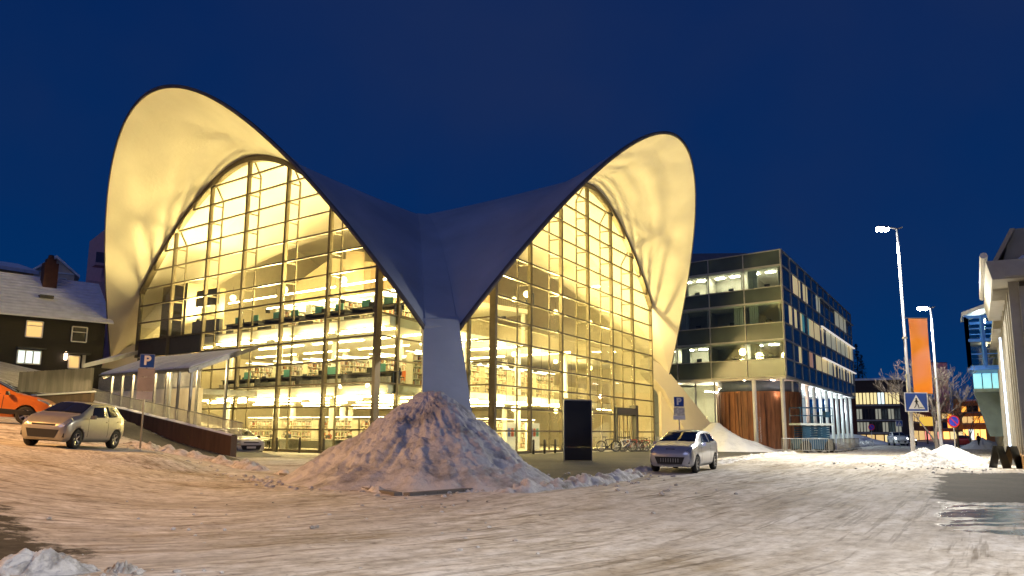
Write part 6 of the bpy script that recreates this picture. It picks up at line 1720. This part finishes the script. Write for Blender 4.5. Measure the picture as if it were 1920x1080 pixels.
# eaves, gutter, roofs
m_ = MB(); m_.hexa([QP(-1.2, 9.9, 1.1), QP(15, 9.9, 1.1), QP(15, 9.9, -1), QP(-1.2, 9.9, -1), QP(-1.2, 10.9, 1.3), QP(15, 10.9, 1.3), QP(15, 10.9, -1), QP(-1.2, 10.9, -1)]); m_.ob('eaves', M_GP2, rb)
m_ = MB(); m_.tube([QP(-.6, 11.35, 1.35), QP(13.6, 11.35, 1.35)], .17, 8); m_.ob('gutter', pm('gutter_white', (.62, .62, .60), .35), rb)
for i in range(6):
    m_ = MB(); a, c = -1.0 + i * 2.7, 1.66 + i * 2.7; m_.hexa([QP(a, 10.95, 1.0), QP(c, 10.95, 1.0), QP(c, 10.95, .8), QP(a, 10.95, .8), QP(a, 12.6, .2), QP(c, 12.6, .2), QP(c, 12.6, 0), QP(a, 12.6, 0)]); m_.ob('parapet_panel', M_GP, rb)
m_ = MB(); m_.hexa([QP(15.6, 9.4, .9), QP(40, 9.4, .9), QP(40, 9.4, -2), QP(15.6, 9.4, -2), QP(15.6, 12.4, .5), QP(40, 12.4, .5), QP(40, 12.4, -2), QP(15.6, 12.4, -2)]); m_.ob('parapet_panel', M_GP, rb)
m_ = MB(); m_.hexa([QF(-.6, 10.0, 1.3), QF(14, 10.0, 1.3), QF(14, 10.0, -.5), QF(-.6, 10.0, -.5), QF(-.6, 10.45, 1.3), QF(14, 10.45, 1.3), QF(14, 10.45, -.5), QF(-.6, 10.45, -.5)]); m_.ob('eaves', M_GP2, rb)
m_ = MB(); m_.hexa([QF(-.3, 10.47, 1.2), QF(14, 10.47, 1.2), QF(14, 12.4, -2.2), QF(1.2, 12.4, -2.2), QF(-.25, 10.72, 1.15), QF(14, 10.78, 1.1), QF(14, 12.7, -2.2), QF(1.4, 12.7, -2.2)]); m_.ob('snow', M_SNOWC, rb)
m_ = MB(); m_.beam(QF(.6, 11.05, .9), QF(14, 11.05, .9), .1, .25); m_.ob('snow_guard', M_BLACK, rb)
for i in range(12):
    m_ = MB(); m_.beam(QP(1.6 + i * .3, 9.8, .2), QP(1.6 + i * .3, 9.8, 1.05), .06, .12); m_.ob('bracket', M_GP2, rb)
m_ = MB(); m_.tube([QP(17.8, .4, .5), QP(17.8, 9.0, .5)], .06, 8); m_.ob('light_tube', em('tube_blue', (.6, .75, 1.0), 3.0), rb)
m_ = MB(); m_.hexa([QP(-.2, 10.92, .6), QP(15, 10.92, .6), QP(15, 10.92, -14), QP(-.2, 10.92, -14), QP(-.2, 12.75, .1), QP(15, 12.75, .1), QP(15, 12.75, -14), QP(-.2, 12.75, -14)]); m_.ob('attic', M_GP, rb)
# ventilated amber skirt at the base
m_ = MB(); m_.hexa([QP(.0, .0, .5), QP(12, .0, .5), QP(12, 0, .1), QP(0, 0, .1), QP(0, .8, .5), QP(12, .8, .5), QP(12, .8, .1), QP(0, .8, .1)]); m_.ob('plinth', pm('plinth_amber', (.32, .16, .04), .6), rb)
# blue glazed bay over the pavement
bb = thing('blue_bay', 'bright blue framed glazed bay jutting over the right pavement', 'bay window', QP(33, 7.4, 1))
M_BF = pm('bay_blue', (.05, .20, .72), .4, var=.08)
rb.scale = (1, 1, .88)
c4 = [QP(31, 0, .2), QP(31, 0, 2.4), QP(35.5, 0, 2.4), QP(35.5, 0, .2)]
zlo, zmid, zhi = 6.9, 9.1, 11.0
for a, b_ in ((c4[0], c4[1]), (c4[1], c4[2]), (c4[2], c4[3])):
    for z in (zlo, zmid, zhi): 
        m_ = MB(); m_.beam((a.x, a.y, z), (b_.x, b_.y, z), .22, .34 if z == zlo else .22); m_.ob('rail', M_BF, bb)
    for s in (0, .5, 1):
        q = a.lerp(b_, s); m_ = MB(); m_.beam((q.x, q.y, zlo), (q.x, q.y, zhi + (.0)), .24, .24); m_.ob('post', M_BF, bb)
    for (z0, z1) in ((zlo, zmid), (zmid, zhi)):
        for s in (0, .5):
            p, q = a.lerp(b_, s + .03), a.lerp(b_, s + .47); m_ = MB(); m_.hexa([(p.x, p.y, z0 + .2), (q.x, q.y, z0 + .2), (q.x + .03, q.y + .03, z0 + .2), (p.x + .03, p.y + .03, z0 + .2), (p.x, p.y, z1 - .12), (q.x, q.y, z1 - .12), (q.x + .03, q.y + .03, z1 - .12), (p.x + .03, p.y + .03, z1 - .12)]); m_.ob('pane', M_OWIN, bb)
            m_ = MB(); zz = (z0 + z1) / 2; m_.beam((p.x, p.y, zz), (q.x, q.y, zz), .08, .07); m_.ob('glazing_bar', M_BF, bb)
m_ = MB(); m_.prism([V2(*c[:2]) for c in c4], zlo - .15, zlo + .1); m_.ob('floor', M_BF, bb)
m_ = MB(); m_.prism([V2(*c[:2]) for c in c4], zmid - .08, zmid + .06); m_.ob('mid_floor', M_WHITE, bb)
m_ = MB(); m_.hexa([(c4[0].x, c4[0].y, zhi + 1.0), (c4[1].x - .3, c4[1].y, zhi + .1), (c4[2].x - .3, c4[2].y + .3, zhi + .1), (c4[3].x, c4[3].y, zhi + 1.0), (c4[0].x, c4[0].y, zhi + 1.3), (c4[1].x - .3, c4[1].y, zhi + .4), (c4[2].x - .3, c4[2].y + .3, zhi + .4), (c4[3].x, c4[3].y, zhi + 1.3)]); m_.ob('roof', pm('bay_roof', (.55, .58, .62), .4), bb)
m_ = MB(); m_.box(QP(33, 10.85, 1.2), (2.4, .4, .06), 1.06); m_.ob('ceiling_light', em('bay_light', (.85, 1, .85), 30), bb)
m_ = MB(); m_.box(QP(33, 8.85, 1.2), (1.0, .3, .06), 1.06); m_.ob('ceiling_light', em('bay_light_dim', (1, .8, .5), 12), bb)
sb_ = thing('stair_bay', 'grey stair bay with a lit teal window below the blue bay', 'bay', QP(36, 3, 1.5))
c5 = [QP(36, 0, .2), QP(36, 0, 2.3), QP(40, 0, 2.3), QP(40, 0, .2)]
m_ = MB(); m_.hexa([(c5[0].x, c5[0].y, 1.5), (c5[1].x + .8, c5[1].y - .5, 1.5), (c5[2].x + .8, c5[2].y - .5, 1.5), (c5[3].x, c5[3].y, 1.5), (c5[0].x, c5[0].y, 5.2), (c5[1].x, c5[1].y, 5.2), (c5[2].x, c5[2].y, 5.2), (c5[3].x, c5[3].y, 5.2)]); m_.ob('shaft', pm('stair_grey', (.10, .14, .14), .5), sb_)
m_ = MB(); m_.prism([V2(*c[:2]) for c in c5], 5.22, 5.5); m_.prism([V2(*c[:2]) for c in c5], 7.2, 7.5); m_.ob('ledge', pm('stair_ledge', (.3, .4, .42), .5), sb_)
for s in range(3):
    p, q = c5[0].lerp(c5[1], s / 3 + .02), c5[0].lerp(c5[1], (s + .92) / 3); m_ = MB(); m_.hexa([(p.x, p.y, 5.5), (q.x, q.y, 5.5), (q.x + .05, q.y + .05, 5.5), (p.x + .05, p.y + .05, 5.5), (p.x, p.y, 7.2), (q.x, q.y, 7.2), (q.x + .05, q.y + .05, 7.2), (p.x + .05, p.y + .05, 7.2)]); m_.ob('window', em('teal_lit', (.35, .85, .95), .8), sb_)
# pavement boards and walker
for i, (x, lab) in enumerate(((1876, 'left one of two dark pavement boards at the right edge'), (1902, 'right one of two dark pavement boards at the right edge'))):
    c = at(x, 880, 40.5); root = thing('pavement_board', lab, 'board', (c.x, 40.5, terrain(c.x, 40.5)), .5)
    for sg in (-1, 1):
        m_ = MB(); m_.hexa([(-.32, sg * .34, 0), (.32, sg * .34, 0), (.32, sg * .34 + .04, 0), (-.32, sg * .34 + .04, 0), (-.30, sg * .05, 1.05), (.30, sg * .05, 1.05), (.30, sg * .05 + .04, 1.05), (-.30, sg * .05 + .04, 1.05)]); lob(m_, 'leaf', M_BLACK, root)
c = at(1836, 838, 96); person('person in dark clothes walking down the right pavement', (c.x, 96, terrain(c.x, 96)), .3, 'walk', ('coat', (.02, .02, .022)))

# ------------------------------------------------------------------ end of the street
def far_block(name, label, px0, px1, ytop, Y0, Y1, depth, wall, rows, seed, colr=None):
    A, B = at(px0, 815, Y0), at(px1, 815, Y1); A2, B2 = V2(A.x, A.y), V2(B.x, B.y); d = (B2 - A2).normalized(); o = V2(d.y, -d.x)
    zt_ = at((px0 + px1) / 2, ytop, (Y0 + Y1) / 2).z
    root = thing(name, label, 'building', ((A.x + B.x) / 2, (A.y + B.y) / 2, 0)); rnd = random.Random(seed)
    m_ = MB(); m_.prism([A2, B2, B2 - o * depth, A2 - o * depth], -.5, zt_); m_.ob('wall', wall, root)
    m_ = MB(); m_.prism([A2 + o * .3, B2 + o * .3 + d * .2, B2 - o * depth, A2 - o * depth], zt_, zt_ + .35); m_.ob('roof', pm('snowy_roof', (.62, .61, .66)), root)
    for (f0, f1, n, pl_, mats) in rows:
        for i in range(n):
            t0, t1 = (i + .08) / n, (i + .92) / n
            mt = rnd.choice(mats); a, c = A2.lerp(B2, t0), A2.lerp(B2, t1)
            w = quadpart('window', a, c, zt_ * f0, zt_ * f1, mt, root, o, .06, .0)
            if pl_:
                m_ = MB(); q = a.lerp(c, .5) + o * .08; m_.beam((q.x, q.y, zt_ * f0), (q.x, q.y, zt_ * f1), .12, .06); m_.ob('window_bar', M_DARK, w)
        quadpart('band', A2, B2, zt_ * f0 - .35, zt_ * f0 - .1, pm('band_grey', (.30, .28, .27), .6), root, o, .12)
    return root
M_BRN = pm('brown_cladding', (.05, .028, .02), .7, var=.2); M_RED = pm('red_brick', (.16, .045, .03), .8, var=.25, sc=4)
DK = [M_DIMW, M_DIMW, M_OL2]; LT = [M_LITY, M_LITC, M_LITY]
far_block('brown_building', 'dark brown four-storey block with a lit top floor at the end of the street', 1608, 1692, 713, 150, 146, 14, M_BRN, [(.62, .80, 6, 1, LT), (.38, .54, 7, 1, DK), (.18, .33, 7, 1, DK), (.01, .13, 5, 0, [M_LITY, M_LITW])], 2)
far_block('brick_building', 'long red brick building receding behind the bare tree', 1693, 1768, 742, 150, 240, 12, M_RED, [(.68, .84, 9, 1, [M_DIMW, M_OL2]), (.40, .56, 9, 1, [M_DIMW, M_LITW]), (.04, .22, 7, 0, [M_LITW, em('sign_pink', (1, .3, .25), 1.2)])], 3)
M_OR = pm('amber_lit_render', (.55, .24, .06), .8)  # orange street light put into the wall colour
far_block('amber_building', 'amber-lit building far down the street right of the banners', 1768, 1806, 768, 230, 235, 14, M_OR, [(.70, .86, 4, 0, [M_LITW, em('amber_lit', (1, .42, .06), 1.6)]), (.40, .58, 4, 0, [em('amber_lit', (1, .42, .06), 1.6), M_DIMW]), (.04, .28, 3, 0, [em('amber_lit2', (1, .5, .12), 2.4), M_LITY])], 4)
far_block('tall_amber_building', 'taller amber-lit building beside the stair bay', 1806, 1850, 752, 200, 190, 14, M_OR, [(.74, .88, 4, 0, [em('amber_lit', (1, .42, .06), 1.6), M_DIMW]), (.46, .62, 4, 0, [M_LITW, em('amber_lit', (1, .42, .06), 1.6)]), (.04, .30, 4, 0, [M_LITC, em('amber_lit2', (1, .5, .12), 2.4)])], 6)
# glowing box put in for the yellow glow at the crossing
aw = at(1738, 790, 140); root = thing('street_glow_box', 'glowing yellow and orange box for the street glow behind the bare tree', 'sign', (aw.x, 140, aw.z - 2))
m_ = MB(); m_.box((0, 0, 2), (2.2, .5, 1.5)); lob(m_, 'box', em('street_glow', (1, .6, .08), .8), root)
m_ = MB(); m_.box((0, .3, .2), (.2, .2, 5)); lob(m_, 'bracket', M_DARK, root)
# wooded hill behind the town
rnd = random.Random(8); vs = []; fs = []
for i in range(121):
    x = -900 + i * 20; h = 26 + 22 * fbm(i * .09, 1.3) + 10 * fbm(i * .4, 7.7) + (34 if x < -250 else 0)
    vs += [(x, 900, -2), (x, 930, max(4, h * .7)), (x, 1050, max(6, h * 1.2))]
for i in range(120):
    for c in range(2): fs.append((i * 3 + c, i * 3 + c + 1, (i + 1) * 3 + c + 1, (i + 1) * 3 + c))
m_ = MB(); m_.v = vs; m_.f = fs; tag(m_.ob('hills', pm('dark_hill', (.03, .035, .04), .9), None, True), kind='structure')
# dark conifers showing above the brown building
for i, (px_, Y, hh) in enumerate(((1616, 175, 20.5), (1624, 178, 18.5))):
    c = at(px_, 815, Y); root = thing('conifer', ['dark conifer behind the far corner of the office block', 'smaller dark conifer above the brown building roof'][i], 'tree', (c.x, Y, 0))
    m_ = MB(); m_.tube([(0, 0, 0), (0, 0, hh)], [.3, .04], 6); lob(m_, 'trunk', M_BLACK, root)
    m_ = MB()
    for k in range(420):
        z = rnd.uniform(2, hh); rr0 = (hh - z) / hh * 4.2 * rnd.uniform(.3, 1); a = rnd.uniform(0, 6.28); p = Vector((rr0 * math.cos(a), rr0 * math.sin(a), z)); s = .55
        t1 = Vector((math.cos(a), math.sin(a), -.4)) * s; t2 = Vector((-math.sin(a), math.cos(a), 0)) * s * .5; m_.add([p - t2, p + t1, p + t2], [(0, 1, 2)])
    lob(m_, 'crown', pm('conifer', (.02, .03, .02), .9), root)
# lamps of the same kind that stand outside the picture and light the foreground
street_lamp('street lamp of the same row standing behind the viewer on the right', 13.0, -4.0, 11.5, 1.2, .1, 22000, (1.0, .93, .83), cone=156, tilt=0)
street_lamp('amber street lamp on the car park slope left of the picture', -27.0, 19.5, 9.0, 1.0, 3.3, 24000, (1.0, .50, .14), em('lamp_sodium', (1, .5, .14), 60), cone=142, tilt=6)
